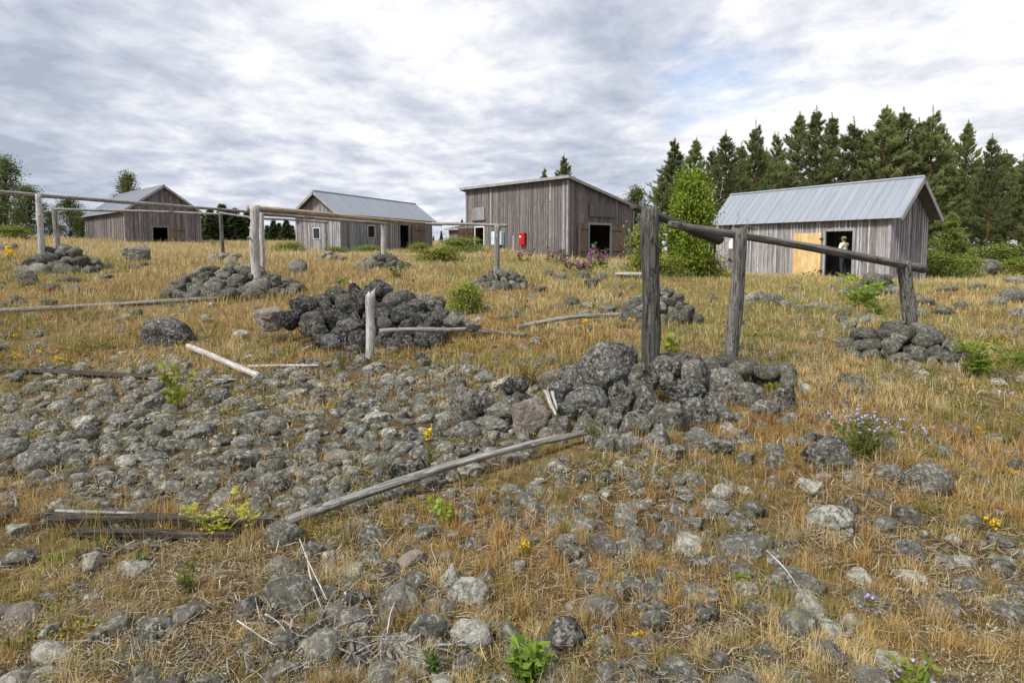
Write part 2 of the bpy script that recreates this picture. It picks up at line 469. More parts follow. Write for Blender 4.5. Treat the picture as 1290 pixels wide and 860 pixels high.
class Shed:
    def __init__(s, name, label, N_px, Y, slope, side, base, seed):
        s.g = np.random.default_rng(seed)
        x = (N_px - CX) / F * (Y * CT + (EYE - base) * ST)
        a = np.array([slope, 1.0]); a /= np.linalg.norm(a)
        s.root = empty(name, (x, Y, base), math.atan2(a[1], a[0]))
        tag(s.root, label, 'shed')
        s.s = side           # interior lies at y = side * 0..W
        s.a = a; s.o = np.array([x, Y, base])
    def L2W(s, p):
        y = np.array([-s.a[1], s.a[0]])
        q = s.a * p[0] + y * p[1]
        return np.array([s.o[0] + q[0], s.o[1] + q[1], s.o[2] + p[2]])

    def walls(s, L, W, tops, mat, openings, tone=(.72, 1.15), bw=.15, z0=-.15):
        s.L, s.W = L, W
        sd = s.s
        spec = [((0, 0), (1, 0), (0, -sd), L), ((0, 0), (0, sd), (-1, 0), W), ((0, sd * W), (1, 0), (0, sd), L), ((L, 0), (0, sd), (1, 0), W)]
        for i, (p, u, n, l) in enumerate(spec):
            mb = MB(); ex = (W / 2,) if i in (1, 3) else ()
            board_wall(mb, p, u, n, l, tops[i], z0, openings.get(i, ()), bw, s.g, ex, tone)
            mb.build('wall', mat, s.root)
        fl = MB(); y0, y1 = sorted((.03 * sd, sd * (W - .03))); box(fl, (.03, y0, -.1), (L - .03, y1, .02), (.6, .6, .6)); fl.build('floor', M['dark_boards'], s.root)
        cb = [(0, 0), (L, 0), (0, sd * W), (L, sd * W)]
        for k, (cx_, cy_) in enumerate(cb):
            mb = MB(); i_w = 0 if k < 2 else 2; zt = tops[i_w](cx_) - .03
            ox = -.045 if cx_ == 0 else .045; oy = -.045 * sd if cy_ == 0 else .045 * sd
            x0, x1 = sorted((cx_ + ox, cx_ - ox * 1.6)); y0, y1 = sorted((cy_ + oy, cy_ + oy * .62)); box(mb, (x0, y0, -.12), (x1, y1, zt))
            x0, x1 = sorted((cx_ + ox, cx_ + ox * .62)); y0, y1 = sorted((cy_ + oy * .6, cy_ - oy * 1.6)); box(mb, (x0, y0, -.12), (x1, y1, zt))
            mb.build('corner_board', M['trim'], s.root)
    def gable_roof(s, ze, zr, e, o, rib=.33, mat='roof'):
        """eave height ze at lateral overhang e, ridge zr, end overhang o"""
        sd = s.s; W, L = s.W, s.L
        mb = MB(); ub = MB()
        for side in (0, 1):
            ye = -sd * e if side == 0 else sd * (W + e)
            yr = sd * W / 2
            up = np.array([0, zr - ze, abs(yr - ye)]); up = np.array([0, (1 if ye > yr else -1) * (zr - ze), abs(yr - ye)]); up /= np.linalg.norm(up)
            def P(x, t, h): return np.array([x, yr + (ye - yr) * t, zr + (ze - zr) * t]) + up * h
            x0, x1 = -o, L + o
            for m_, h0, h1, k, cc in ((mb, 0, .02, 0, (1, 1, 1)), (ub, -.07, -.008, .03, (.75, .75, .75))):
                q = [P(x0 + k, 0, h0), P(x1 - k, 0, h0), P(x1 - k, 1 - k, h0), P(x0 + k, 1 - k, h0), P(x0 + k, 0, h1), P(x1 - k, 0, h1), P(x1 - k, 1 - k, h1), P(x0 + k, 1 - k, h1)]
                m_.add(q, BOXF, cc)
            nr = int((x1 - x0) / rib)
            for i in range(nr + 1):
                x = x0 + .012 + (x1 - x0 - .024) * i / nr
                q = [P(x - .012, .01, .019), P(x + .012, .01, .019), P(x + .012, 1.0, .019), P(x - .012, 1.0, .019), P(x - .012, .01, .034), P(x + .012, .01, .034), P(x + .012, 1.0, .034), P(x - .012, 1.0, .034)]
                mb.add(q, BOXF)
            for xe, dx in ((x0, -1), (x1, 1)):
                bb = MB()
                p = P(xe, 0, -.06); q = P(xe, 1.0, -.06)
                bar(bb, p + np.array([dx * .018, 0, 0]), q + np.array([dx * .018, 0, 0]), .03, .16, up)
                bb.build('barge_board', M['trim'], s.root)
        ub.build('roof_boards', M['dark_boards'], s.root)
        r = mb.build('roof', M[mat], s.root)
        rc = MB(); yr = sd * W / 2; tube(rc, [(-o - .01, yr, zr + .03), (L + o + .01, yr, zr + .03)], .06, 8); rc.build('ridge_cap', M['roof'], r)
    def opening_frame(s, wall, a0, a1, z0, z1, mat='trim', w=.09, parent=None, name='door_frame', sill=False):
        mb = MB(); sd = s.s
        def bx(u0, u1, za, zb):
            if wall == 0:
                y0, y1 = sorted((-sd * .052, sd * .03)); box(mb, (u0, y0, za), (u1, y1, zb))
            else:
                v0, v1 = sorted((sd * u0, sd * u1)); box(mb, (-.052, v0, za), (.03, v1, zb))
        bx(a0 - w, a0, z0, z1 + w); bx(a1, a1 + w, z0, z1 + w); bx(a0, a1, z1, z1 + w)
        if sill: bx(a0, a1, z0 - w * .0, z0 + w * .7)
        return mb.build(name, M[mat], parent or s.root)
    def leaf(s, wall, hinge, width, z0, z1, ang, mat, name='door', straps=True, tone=(.8, 1.15)):
        """door leaf hinged at 'hinge' on the wall; width signed along the wall; ang = how far it stands off the wall, degrees"""
        sd = s.s; sg = 1 if width > 0 else -1
        if wall == 0: u = np.array([1., 0]); n = np.array([0, -sd]); p = np.array([hinge, -sd * .06])
        else: u = np.array([0, sd * 1.]); n = np.array([-1., 0]); p = np.array([-.06, sd * hinge])
        d = u * sg * math.cos(R(ang)) + n * math.sin(R(ang)); nn = n * math.cos(R(ang)) - u * sg * math.sin(R(ang))
        mb = MB(); board_wall(mb, p, d, nn, abs(width), lambda a: z1, z0, (), .17, s.g, (), tone, batten=0, th=.03)
        o = mb.build(name, M[mat], s.root)
        if straps:
            for zz in (z0 + (z1 - z0) * .18, z0 + (z1 - z0) * .82):
                h = MB(); a = p + nn * .022
                bar(h, (a[0], a[1], zz), (a[0] + d[0] * abs(width) * .8, a[1] + d[1] * abs(width) * .8, zz), .014, .05, (0, 0, 1)); h.build('hinge', M['iron'], o)
        return o
    def window(s, wall, a0, a1, z0, z1, dy=.02):
        f = s.opening_frame(wall, a0, a1, z0, z1, 'white', .035, None, 'window', True)
        mb = MB(); sd = s.s
        if wall == 0: y0, y1 = sorted((sd * .004, sd * .012)); box(mb, (a0, y0, z0), (a1, y1, z1))
        else: v0, v1 = sorted((sd * a0, sd * a1)); box(mb, (.004, v0, z0), (.012, v1, z1))
        mb.build('pane', M['glass'], f)

def gable_top(H, W, rise): return lambda u: H + rise * (1 - abs(2 * u / W - 1)) - .03

# shed at the right, with the person in its door
BZ4 = .30
s4 = Shed('board_shed', 'grey board shed with pale metal roof and one raw plywood door, before the pines', 1119, 23.2, -.55, -1, BZ4, 4)
ze, zr, W4, L4 = 2.40, 3.99, 2.5, 8.35
sl = (zr - ze) / (W4 / 2 + .25); hw = ze + .25 * sl - .10
s4.walls(L4, W4, [lambda u: hw, gable_top(hw, W4, zr - hw - .1), lambda u: hw, gable_top(hw, W4, zr - hw - .1)], M['boards'], {0: [(1.45, 2.62, .04, 1.98)]}, (.62, 1.2))
s4.gable_roof(ze, zr, .25, .48)
s4.opening_frame(0, 1.45, 2.62, .04, 1.98, 'trim', .11)
ply = s4.leaf(0, 2.80, 1.28, .02, 1.93, 2, 'new_boards', straps=False, tone=(.9, 1.08))
ply['label'] = 'raw yellow plywood door'
for zz in (.3, 1.65):
    h = MB(); box(h, (2.70, .062, zz), (2.86, .095, zz + .06)); h.build('hinge', M['iron'], ply)
st = MB(); box(st, (1.2, .06, -.16), (2.9, .5, .0)); st.build('doorstep', M['dark_boards'], s4.root)
nb = MB(); box(nb, (7.28, .04, 1.25), (7.72, .056, 1.75)); box(nb, (7.25, .04, 1.85), (7.75, .056, 2.05), (.75, .75, .72)); nb = nb.build('notice', M['white'], s4.root)

# middle left shed
s2 = Shed('window_shed', 'long grey board shed with blue-grey metal roof and two small white-framed windows', 429, 38, .40, 1, 1.15, 2)
ze, zr, W2, L2 = 2.53, 3.99, 3.42, 11.6
sl = (zr - ze) / (W2 / 2 + .2); hw2 = ze + .2 * sl - .10
s2.walls(L2, W2, [lambda u: hw2, gable_top(hw2, W2, zr - hw2 - .1), lambda u: hw2, gable_top(hw2, W2, zr - hw2 - .1)], M['boards'],
         {0: [(2.9, 3.7, 1.12, 1.92), (6.86, 8.1, .05, 2.12)], 1: [(1.55, 2.05, 1.0, 1.68)]}, (.68, 1.25))
s2.gable_roof(ze, zr, .2, .4)
s2.window(0, 2.9, 3.7, 1.12, 1.92); s2.window(1, 1.55, 2.05, 1.0, 1.68)
s2.opening_frame(0, 6.86, 8.1, .05, 2.12, 'boards', .12)
s2.leaf(0, 10.45, -2.1, .05, 2.12, 3, 'door_boards')

# big mono-pitch shed
s3 = Shed('tall_shed', 'tall dark brown board barn with a single sloping roof and open double doors', 715, 36, -.92, -1, .92, 3)
L3, W3, H3, D3 = 9.68, 6.46, 4.75, 1.42
tops3 = [lambda u: H3, lambda u: H3 - D3 * u / W3, lambda u: H3 - D3, lambda u: H3 - D3 * u / W3]
s3.walls(L3, W3, tops3, M['dark_boards'], {0: [(7.74, 8.65, .1, 2.08)], 1: [(1.96, 4.0, .05, 2.1)]}, (.7, 1.25), .13)
def mono_roof(s):
    mb = MB(); o = .32; k = D3 / W3
    def P(x, y, h): return [x, -y, H3 - k * y + h]
    x0, x1, y0, y1 = -o, L3 + o, -o, W3 + o
    V = [P(x0, y1, .0), P(x1, y1, .0), P(x1, y0, .0), P(x0, y0, .0), P(x0, y1, .09), P(x1, y1, .09), P(x1, y0, .09), P(x0, y0, .09)]
    mb.add(V, BOXF); r = mb.build('roof', M['felt'], s.root)
    for p, q in ((P(x0, y0 - .017, -.0), P(x1, y0 - .017, -.0)), (P(x0 - .017, y0, -.0), P(x0 - .017, y1, -.0)), (P(x0, y1 + .017, -.0), P(x1, y1 + .017, -.0)), (P(x1 + .017, y0, -.0), P(x1 + .017, y1, -.0))):
        f = MB(); bar(f, p, q, .03, .17); f.build('fascia', M['trim'], s.root)
    for y in np.arange(.2, W3, .9):
        pass
mono_roof(s3)
s3.opening_frame(1, 1.96, 4.0, .05, 2.1, 'trim', .13)
s3.leaf(1, 1.83, -1.05, .05, 2.15, 8, 'door_boards'); s3.leaf(1, 4.16, 1.12, .05, 2.1, 8, 'door_boards')
s3.opening_frame(0, 7.74, 8.65, .1, 2.08, 'white', .08)
dl = s3.leaf(0, 8.72, 1.2, .08, 2.05, 32, 'rust_boards'); dl['label'] = 'rusty brown side door swung open'
def hatch(s, wall, a0, a1, z0, z1, mat, lab):
    mb = MB(); sd = s.s
    if wall == 0: board_wall(mb, (a0, -sd * .075), (1, 0), (0, -sd), a1 - a0, lambda a: z1, z0, (), .16, s.g, (), (.8, 1.1), 0)
    else: board_wall(mb, (-.075, sd * a0), (0, sd), (-1, 0), a1 - a0, lambda a: z1, z0, (), .16, s.g, (), (.8, 1.1), 0)
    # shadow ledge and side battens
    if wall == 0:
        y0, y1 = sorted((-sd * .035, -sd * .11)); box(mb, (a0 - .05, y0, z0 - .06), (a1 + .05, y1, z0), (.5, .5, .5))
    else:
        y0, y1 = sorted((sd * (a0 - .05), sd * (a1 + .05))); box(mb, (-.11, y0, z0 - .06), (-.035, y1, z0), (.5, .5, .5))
    o = mb.build('hatch', M[mat], s.root); o['label'] = lab
    return o
ht = hatch(s3, 1, 1.9, 4.33, 2.62, 3.42, 'dark_boards', 'wide board hatch above the double doors')
e = MB(); box(e, (-.105, -1.93, 2.62), (-.08, -1.87, 3.42)); e.build('edge_strip', plain_mat('faded_red', (.22, .07, .055), .8), ht)
hatch(s3, 0, 7.6, 8.9, 2.6, 3.45, 'boards', 'small grey board hatch high on the wall')
# pale replacement battens
for (x, z0, z1) in ((1.35, 3.5, 4.6), (4.65, .3, 1.45), (6.9, 2.2, 4.6), (.25, .5, 4.6)):
    mb = MB(); box(mb, (x, .034, z0), (x + .14, .052, z1)); mb.build('patch_board', M['trim'], s3.root)

# far left shed
s1 = Shed('gable_shed', 'brown board shed farthest left with a low black door opening in its gable', 158, 48, -1.046, -1, 2.02, 11)
L1, W1, ze, zr = 12.9, 5.64, 2.38, 4.66
sl = (zr - ze) / (W1 / 2 + .35); hw1 = ze + .35 * sl - .10
s1.walls(L1, W1, [lambda u: hw1, gable_top(hw1, W1, zr - hw1 - .1), lambda u: hw1, gable_top(hw1, W1, zr - hw1 - .1)], M['dark_boards'], {1: [(1.97, 3.06, -.05, 1.25)]}, (.75, 1.5), .17)
s1.gable_roof(ze, zr, .35, .4)
s1.opening_frame(1, 1.97, 3.06, -.05, 1.25, 'boards', .1)
s1.leaf(1, 4.35, -1.2, -.05, 1.22, 3, 'door_boards')

# low shed mostly hidden behind the barn
s5 = Shed('lean_to', 'low outbuilding with a pale roof edge half hidden behind the barn', 588, 56, -1.3, -1, 1.6, 15)
s5.walls(2.2, 3, [lambda u: 1.75, lambda u: 1.75 + .5 * u / 3, lambda u: 2.25, lambda u: 1.75 + .5 * u / 3], M['dark_boards'], {})
mb = MB(); V = [[-.3, .3, 1.7], [2.5, .3, 1.7], [2.5, -3.3, 2.3], [-.3, -3.3, 2.3]]; V = V + [[a, b, c + .08] for a, b, c in V]; mb.add(V, BOXF[:, ::-1]); mb.build('roof', M['felt'], s5.root)
mb = MB(); bar(mb, (-.33, .33, 1.74), (2.53, .33, 1.74), .03, .2); bar(mb, (-.33, .33, 1.74), (-.33, -3.3, 2.34), .03, .2); mb.build('fascia', M['trim'], s5.root)

# things on and around the barn
def red_box():
    r = empty('extinguisher_box', s3.L2W((3.74, .0, .84)), s3.root.rotation_euler[2])
    tag(r, 'red fire extinguisher box with a white sticker on the barn wall', 'extinguisher box')
    mb = MB(); box(mb, (-.24, .045, 0), (.24, .25, .8)); o = mb.build('body', M['red'], r)
    bv = o.modifiers.new('b', 'BEVEL'); bv.width = .035; bv.segments = 3
    mb = MB(); box(mb, (-.246, .04, .62), (.246, .262, .80)); l = mb.build('lid', M['red'], r); bv = l.modifiers.new('b', 'BEVEL'); bv.width = .03; bv.segments = 3
    mb = MB(); box(mb, (.02, .255, .48), (.17, .268, .6)); mb.build('sticker', M['white'], r)
    mb = MB(); box(mb, (-.03, .25, .3), (.03, .275, .36)); mb.build('latch', M['steel'], r)
red_box()
def cabinet():
    r = empty('cabinet', s3.L2W((6.05, .06, .2)), s3.root.rotation_euler[2])
    tag(r, 'pale blue cabinet on thin legs against the barn wall behind a rail post', 'cabinet')
    mb = MB(); box(mb, (-.5, .0, .65), (.5, .32, 1.55)); o = mb.build('body', M['blue'], r); bv = o.modifiers.new('b', 'BEVEL'); bv.width = .02
    for x in (-.44, .40):
        mb = MB(); box(mb, (x, .05, -.3), (x + .05, .1, .648)); mb.build('leg', M['white'], r)
    mb = MB(); box(mb, (-.46, .322, .70), (.46, .335, 1.50)); d = mb.build('door', M['blue'], r)
    mb = MB(); box(mb, (.36, .336, 1.05), (.40, .36, 1.17)); mb.build('handle', M['steel'], d)
cabinet()

# ------------------------------------------------------------------ logs, posts and rails: local Z runs along the wood
def log(name, p, q, r0, r1, mat, label, cat, group=None, bend=.0, n=16, seg=26, jit=.05, sides=None, stub=0, seed=1, flat=1.0, end='flat'):
    p = np.array(p, float); q = np.array(q, float); L = np.linalg.norm(q - p)
    g = np.random.default_rng(seed)
    t = np.linspace(0, 1, seg)
    ph = g.uniform(0, 6.28, 4)
    px_ = bend * L * np.sin(math.pi * t) * math.cos(ph[0]) + .12 * r0 * np.sin(t * 9 + ph[1])
    py_ = bend * L * np.sin(math.pi * t) * abs(math.sin(ph[0])) + .12 * r0 * np.sin(t * 7 + ph[2])
    rad = (r0 + (r1 - r0) * t) * (1 + .05 * np.sin(t * 13 + ph[3]) + g.normal(0, .018, seg))
    mb = MB()
    pts = np.stack([px_, py_, t * L], 1)
    # ragged end
    n_ = n
    a = np.arange(n_) * 2 * math.pi / n_
    prof = 1 + g.normal(0, jit, n_)
    V = []
    for i in range(seg):
        rr = rad[i] * prof * (1 + g.normal(0, .014, n_))
        ring = np.stack([pts[i, 0] + rr * np.cos(a), pts[i, 1] + rr * np.sin(a) * flat, np.full(n_, pts[i, 2])], 1)
        if i in (0, seg - 1): ring[:, 2] += g.normal(0, r0 * (.12 if end == 'flat' else .5), n_)
        V.append(ring)
    V = np.array(V).reshape(-1, 3)
    i = np.arange(seg - 1)[:, None] * n_; j = np.arange(n_)[None]; j2 = (j + 1) % n_
    Fq = np.stack([i + j, i + j2, i + n_ + j2, i + n_ + j], -1).reshape(-1, 4)
    V = np.concatenate([V, pts[:1], pts[-1:]]); b = seg * n_
    Fs = [Fq, np.array([[b, (k + 1) % n_, k] for k in range(n_)]), np.array([[b + 1, (seg - 1) * n_ + k, (seg - 1) * n_ + (k + 1) % n_] for k in range(n_)])]
    cc = np.ones((len(V), 3)) * (.85 + .3 * vn(V[:, 2] * 3, V[:, 0] * 20, seed))[:, None]
    mb.add(V, Fs, cc)
    for k in range(stub):
        z = g.uniform(.1, .9) * L; an = g.uniform(0, 6.28); i0 = int(z / L * (seg - 1)); rr = rad[i0]
        d = np.array([math.cos(an), math.sin(an) * flat, .5])
        tube(mb, [pts[i0] + d * rr * .6, pts[i0] + d * (rr + r0 * .7)], [r0 * .28, r0 * .16], 6, (.8, .8, .8))
    o = mb.build(name, M[mat], smooth=True)
    z = Vector(q - p).normalized()
    o.matrix_world = Matrix.Translation(Vector(p)) @ z.to_track_quat('Z', 'Y').to_matrix().to_4x4()
    tag(o, label, cat, group)
    return o

def post(px, top, bot, Y, wpx, mat, label, Y2=None, px2=None, seed=1, flat=1.0, drop=.25, **k):
    q = at(px, top, Y); p = at(px2 or px, bot, Y2 or Y)
    d = (p - q) / np.linalg.norm(p - q); p = p + d * drop
    r = wpx * .5 * Y / F * (.98 if wpx > 25 else .78)
    return log('post', p, q, r * 1.06, r, mat, label, 'post', seed=seed, flat=flat, seg=16, **k)

post(820, 262, 458, 6.2, 28, 'dark_log', 'thick dark weathered post, tallest of all, above the big stone heap', px2=819, seed=3, flat=.8, n=14, jit=.07, drop=.35)
post(933, 288, 468, 6.75, 21, 'mid_log', 'leaning grey post with peeling surface right behind the big stone heap', px2=921, seed=4, jit=.07, stub=2, drop=.4)
post(1138, 330, 408, 8.25, 21, 'mid_log', 'short stout leaning post in a stone heap under the dark rail end', px2=1147, seed=5, jit=.07, drop=.3)
post(467, 369, 451, 7.8, 14, 'white_wood', 'bleached white stump post in front of the black stone heap', px2=466, seed=6, jit=.05, drop=.06, end='rag')
post(320, 259, 336, 14, 14.5, 'white_wood', 'thick pale post in stones at the near end of the light brown rail', px2=322, seed=7, stub=3, drop=.35)
post(329.5, 264, 334, 17, 6.5, 'white_wood', 'thin pale post just behind the thick pale post', px2=331, seed=8, drop=.3)
post(48, 245, 318, 17.5, 8.5, 'white_wood', 'pale peeling post in the far left stone heap under the long rail', px2=52.5, seed=9, stub=2, drop=.35)
post(69, 259, 309, 21.5, 7.5, 'grey_log', 'grey post behind the far left stone heap, at the start of the lower rail', px2=72, seed=10, drop=.5)
post(277.5, 267, 319, 21, 6, 'mid_log', 'slim dark grey post between the brown shed and the long shed', px2=281, seed=12, drop=.3)
post(483, 282, 325, 21, 7, 'white_wood', 'pale post in a low stone heap before the long shed', px2=483.5, seed=13, drop=.3, stub=1)
post(409.5, 279, 322, 25, 5, 'grey_log', 'thin grey post close before the gable end of the long shed', px2=410.5, seed=14, drop=.3)
post(627, 282, 350, 15.5, 8.5, 'grey_log', 'grey post with flaking bark in a stone heap before the tall barn', px2=625, seed=15, stub=2, drop=.3)

LOGS = []
def rail(a, b, r0, r1, mat, label, seed, bend=.003, ext=0, **k):
    return log('rail', at(*a), at(*b), r0, r1, mat, label, 'rail', bend=bend, seg=40, seed=seed, **k)
rail((843, 282, 6.36), (1163, 338.5, 8.42), .038, .060, 'mid_log', 'long dark grey rail sloping down from the tallest dark post to the stout short post', 21, stub=2)
rail((797, 261, 6.42), (906, 303, 7.4), .036, .062, 'dark_log', 'short blackened pole jutting on both sides behind the top of the tallest dark post', 22)
rail((-60, 239, 16.3), (317, 267.5, 24), .066, .05, 'grey_log', 'long grey rail across the far left, over the pale peeling post', 23)
post(-48, 240, 320, 16.4, 8.5, 'white_wood', 'pale post outside the left edge under the long rail', px2=-46, seed=19, drop=.3)
rail((68, 263.5, 21.3), (284, 270, 21.25), .05, .035, 'grey_log', 'thin grey rail below the long one, before the brown shed', 24)
rail((276, 268, 20.8), (318, 274.5, 18.5), .03, .03, 'grey_log', 'short thin rail from slim dark post to the thick pale post', 25)
rail((313, 262.5, 14.2), (556, 283.5, 21.2), .068, .045, 'tan_log', 'light brown rail running from the thick pale post to the long shed', 26)
rail((326, 269.5, 17.2), (488, 282.5, 21.1), .058, .05, 'grey_log', 'grey rail under the light brown one, ending at the pale low-heap post', 27)
rail((326, 275, 19.4), (413, 280.5, 25.1), .035, .04, 'grey_log', 'thin rail lowest of the three before the gable of the long shed', 28)
rail((520, 281, 21.4), (639, 284, 15.55), .045, .038, 'grey_log', 'thin rail crossing the gap between the long shed and tall barn', 29)

# fallen timber
def gl(a, b, ra, rb, mat, label, seed, lift=.0, lift2=None, name='fallen_log', cat='log', **k):
    p = hit(*a); q = hit(*b); LOGS.append((p.copy(), q.copy(), max(ra, rb))); p[2] += ra * .7 + lift; q[2] += rb * .7 + (lift if lift2 is None else lift2)
    return log(name, p, q, ra, rb, mat, label, cat, seed=seed, seg=36, **k)
gl((362, 670), (745, 556), .030, .023, 'grey_log', 'long bleached log slanting up to the foot of the big stone heap', 31, .045, .07, bend=.02, jit=.07, stub=3)
gl((66, 668), (335, 671), .042, .026, 'rotten', 'black rotting log lying in front of the stone field', 32, .03, bend=.012, jit=.28, flat=.7, end='rag')
gl((72, 661), (232, 665), .018, .012, 'grey_log', 'thin grey sliver along the top of the black rotting log', 47, .07, .05, bend=.012, jit=.25, flat=.5, end='rag')
gl((95, 678), (300, 682), .022, .02, 'rotten', 'splintered rotten pole against the near side of the black rotting log', 33, .02, bend=.01, jit=.2, end='rag')
gl((-20, 397), (312, 376), .05, .04, 'grey_log', 'long grey pole lying in the dry grass below the far left stones', 34, .02, bend=.004)
gl((237, 440), (326, 478), .042, .036, 'white_wood', 'short bleached log beside the round dark boulder', 35, .02)
gl((-10, 470), (205, 479), .045, .04, 'rotten', 'dark decaying pole along the upper edge of the stone field', 36, .02, jit=.14, flat=.7)
gl((190, 481), (300, 482), .03, .02, 'grey_log', 'grey board end continuing from the dark decaying pole', 37, .02, jit=.12, flat=.6)
gl((313, 465), (402, 463), .022, .014, 'white_wood', 'thin pale pole in the grass left of the black stone heap', 38, .02)
gl((382, 443), (399, 435), .016, .012, 'white_wood', 'small white stick beside the black stone heap', 39, .02)
log('fallen_log', at(478, 417, 7.75), at(588, 415, 8.0), .034, .03, 'grey_log', 'grey pole lying against the front of the black stone heap', 'log', seed=40, seg=24, bend=.006)
gl((560, 417), (662, 427), .035, .03, 'mid_log', 'dark grey pole end in the grass right of the black stone heap', 41, .03)
gl((652, 415), (783, 399), .036, .034, 'grey_log', 'slightly curved pale grey pole between the two nearer stone heaps', 42, .02, bend=.02)
pr = at(692, 490, 5.1)
log('root_splinter', at(687, 491, 5.0), at(700, 523, 4.78), .018, .008, 'white_wood', 'white splintered root on the left of the big stone heap', 'root', seed=43, jit=.3, flat=.5, seg=14)
log('root_splinter', at(695, 493, 4.98), at(702, 516, 4.80), .012, .006, 'white_wood', 'smaller white root splinter close to the larger one', 'root', seed=44, jit=.3, seg=14)
# leaning plank and stick at the barn doors
o = log('plank', s3.L2W((-1.0, -5.45, .05)), s3.L2W((-.12, -4.75, 1.0)), .07, .07, 'tan_log', 'pale yellow plank leaning at the barn doors', 'plank', seed=45, flat=.3, seg=6, n=8)
o = log('plank', s3.L2W((-1.1, -1.75, -.05)), s3.L2W((-.6, -1.35, .62)), .05, .05, 'white_wood', 'white stick leaning among the purple flowers at the barn doors', 'stick', seed=46, flat=.4, seg=6, n=8)
def platform():
    p = hit(792, 353)
    r = empty('plank_platform', p, -.25); tag(r, 'low stack of grey planks on the ground before the tall barn', 'plank stack')
    for i, (z, y) in enumerate(((.0, 0), (.0, .3), (.0, .6))):
        mb = MB(); box(mb, (-.42, y, .17), (.42, y + .27, .21)); mb.build('plank', M['white_wood'], r)
    for x in (-.32, .28):
        mb = MB(); box(mb, (x, -.02, -.1), (x + .08, .88, .168)); mb.build('bearer', M['mid_log'], r)
platform()

# ------------------------------------------------------------------ stones
def ico(sub):
    t = (1 + 5 ** .5) / 2
    V = [(-1, t, 0), (1, t, 0), (-1, -t, 0), (1, -t, 0), (0, -1, t), (0, 1, t), (0, -1, -t), (0, 1, -t), (t, 0, -1), (t, 0, 1), (-t, 0, -1), (-t, 0, 1)]
    V = [np.array(v) / math.sqrt(1 + t * t) for v in V]
    Fc = [(0, 11, 5), (0, 5, 1), (0, 1, 7), (0, 7, 10), (0, 10, 11), (1, 5, 9), (5, 11, 4), (11, 10, 2), (10, 7, 6), (7, 1, 8), (3, 9, 4), (3, 4, 2), (3, 2, 6), (3, 6, 8), (3, 8, 9), (4, 9, 5), (2, 4, 11), (6, 2, 10), (8, 6, 7), (9, 8, 1)]
    for _ in range(sub):
        cache = {}; nf = []
        def mid(a, b):
            k = (min(a, b), max(a, b))
            if k not in cache:
                m = V[a] + V[b]; V.append(m / np.linalg.norm(m)); cache[k] = len(V) - 1
            return cache[k]
        for a, b, c in Fc:
            ab, bc, ca = mid(a, b), mid(b, c), mid(c, a)
            nf += [(a, ab, ca), (b, bc, ab), (c, ca, bc), (ab, bc, ca)]
        Fc = nf
    return np.array(V), np.array(Fc)
ICO = {k: ico(k) for k in (2, 4)}

def rock_shape(seed, sub, angular):
    g = np.random.default_rng(seed)
    D, Fc = ICO[sub]
    r = np.full(len(D), 1.0)
    npl = g.integers(6, 11)
    for i in range(npl):
        n = g.normal(0, 1, 3); n /= np.linalg.norm(n); h = g.uniform(.48, .88) if angular else g.uniform(.72, .96)
        d = D @ n
        lim = np.where(d > .05, h / np.maximum(d, .05), 9)
        k = .05 if angular else .12
        hh = np.clip(.5 + .5 * (lim - r) / k, 0, 1)          # smooth minimum
        r = lim * (1 - hh) + r * hh - k * hh * (1 - hh)
    off = Vector(g.uniform(-50, 50, 3))
    amp = .13 if angular else .09
    nz = np.array([mnoise.fractal(Vector(d) * 1.6 + off, 1.0, 2.0, 5) for d in D])
    nz2 = np.array([mnoise.noise(Vector(d) * 6.5 + off) for d in D]) if sub > 2 else 0
    r = r * (1 + amp * nz + (.032 if angular else .025) * nz2)
    V = D * r[:, None]
    ext = (V.max(0) - V.min(0)) / 2; V = (V - (V.max(0) + V.min(0)) / 2) / ext
    return V, Fc

NPROTO = 16
ROUGH = [rock_shape(100 + i, 4, i % 3 == 0) for i in range(NPROTO)]
LOW = [rock_shape(100 + i, 2, i % 3 == 0) for i in range(NPROTO)]
ROCK_ME = {}
def rock_mesh(i, mat):
    k = (i, mat)
    if k not in ROCK_ME:
        mb = MB(); mb.add(ROUGH[i][0], ROUGH[i][1]); o = mb.build('stone', M[mat], smooth=True)
        ROCK_ME[k] = o.data; bpy.data.objects.remove(o)
    return ROCK_ME[k]

stones = []     # dict(pos, half, rot, proto, mat, label, group, px)
def add_stone(pos, half, mat, label=None, group=None, rz=None, tilt=.25, proto=None, keep=False, name='stone', cat='stone'):
    px, py, zc = proj(*pos)
    hs = np.array(half, float)
    heap_like = group is not None and ('heap' in group)
    stones.append(dict(pos=np.array(pos, float), half=hs, mat=mat, label=label, group=group, name=name, cat=cat, keep=keep,
                       rot=(rng.normal(0, tilt), rng.normal(0, tilt), rng.uniform(0, 6.28) if rz is None else rz),
                       proto=(int(rng.integers(0, NPROTO)) if not heap_like else int(rng.choice([0, 3, 6, 9, 12, 15, 1, 7]))) if proto is None else proto, size=float(max(hs) / zc * F), px=float(px), py=float(py)))

def img_stone(px, py, w, h, Y=None, mat='rock_grey', label=None, group=None, keep=False, name='stone', cat='stone', sink=None, **k):
    """stone whose picture box is centred on (px, py), w x h pixels"""
    if Y is None:
        p = hit(px, py + h * .42); Y = p[1] + w * .5 * p[1] / F * .7
    c = at(px, py, Y); zc = proj(*c)[2]
    a = w * .5 * zc / F; b = h * .5 * zc / F * 1.12
    add_stone(c, (a * 1.02, a * rng.uniform(.6, .8), b), mat, label, group, rz=rng.normal(0, .25) + (math.pi if rng.random() < .5 else 0), tilt=.1, keep=keep, name=name, cat=cat, **k)

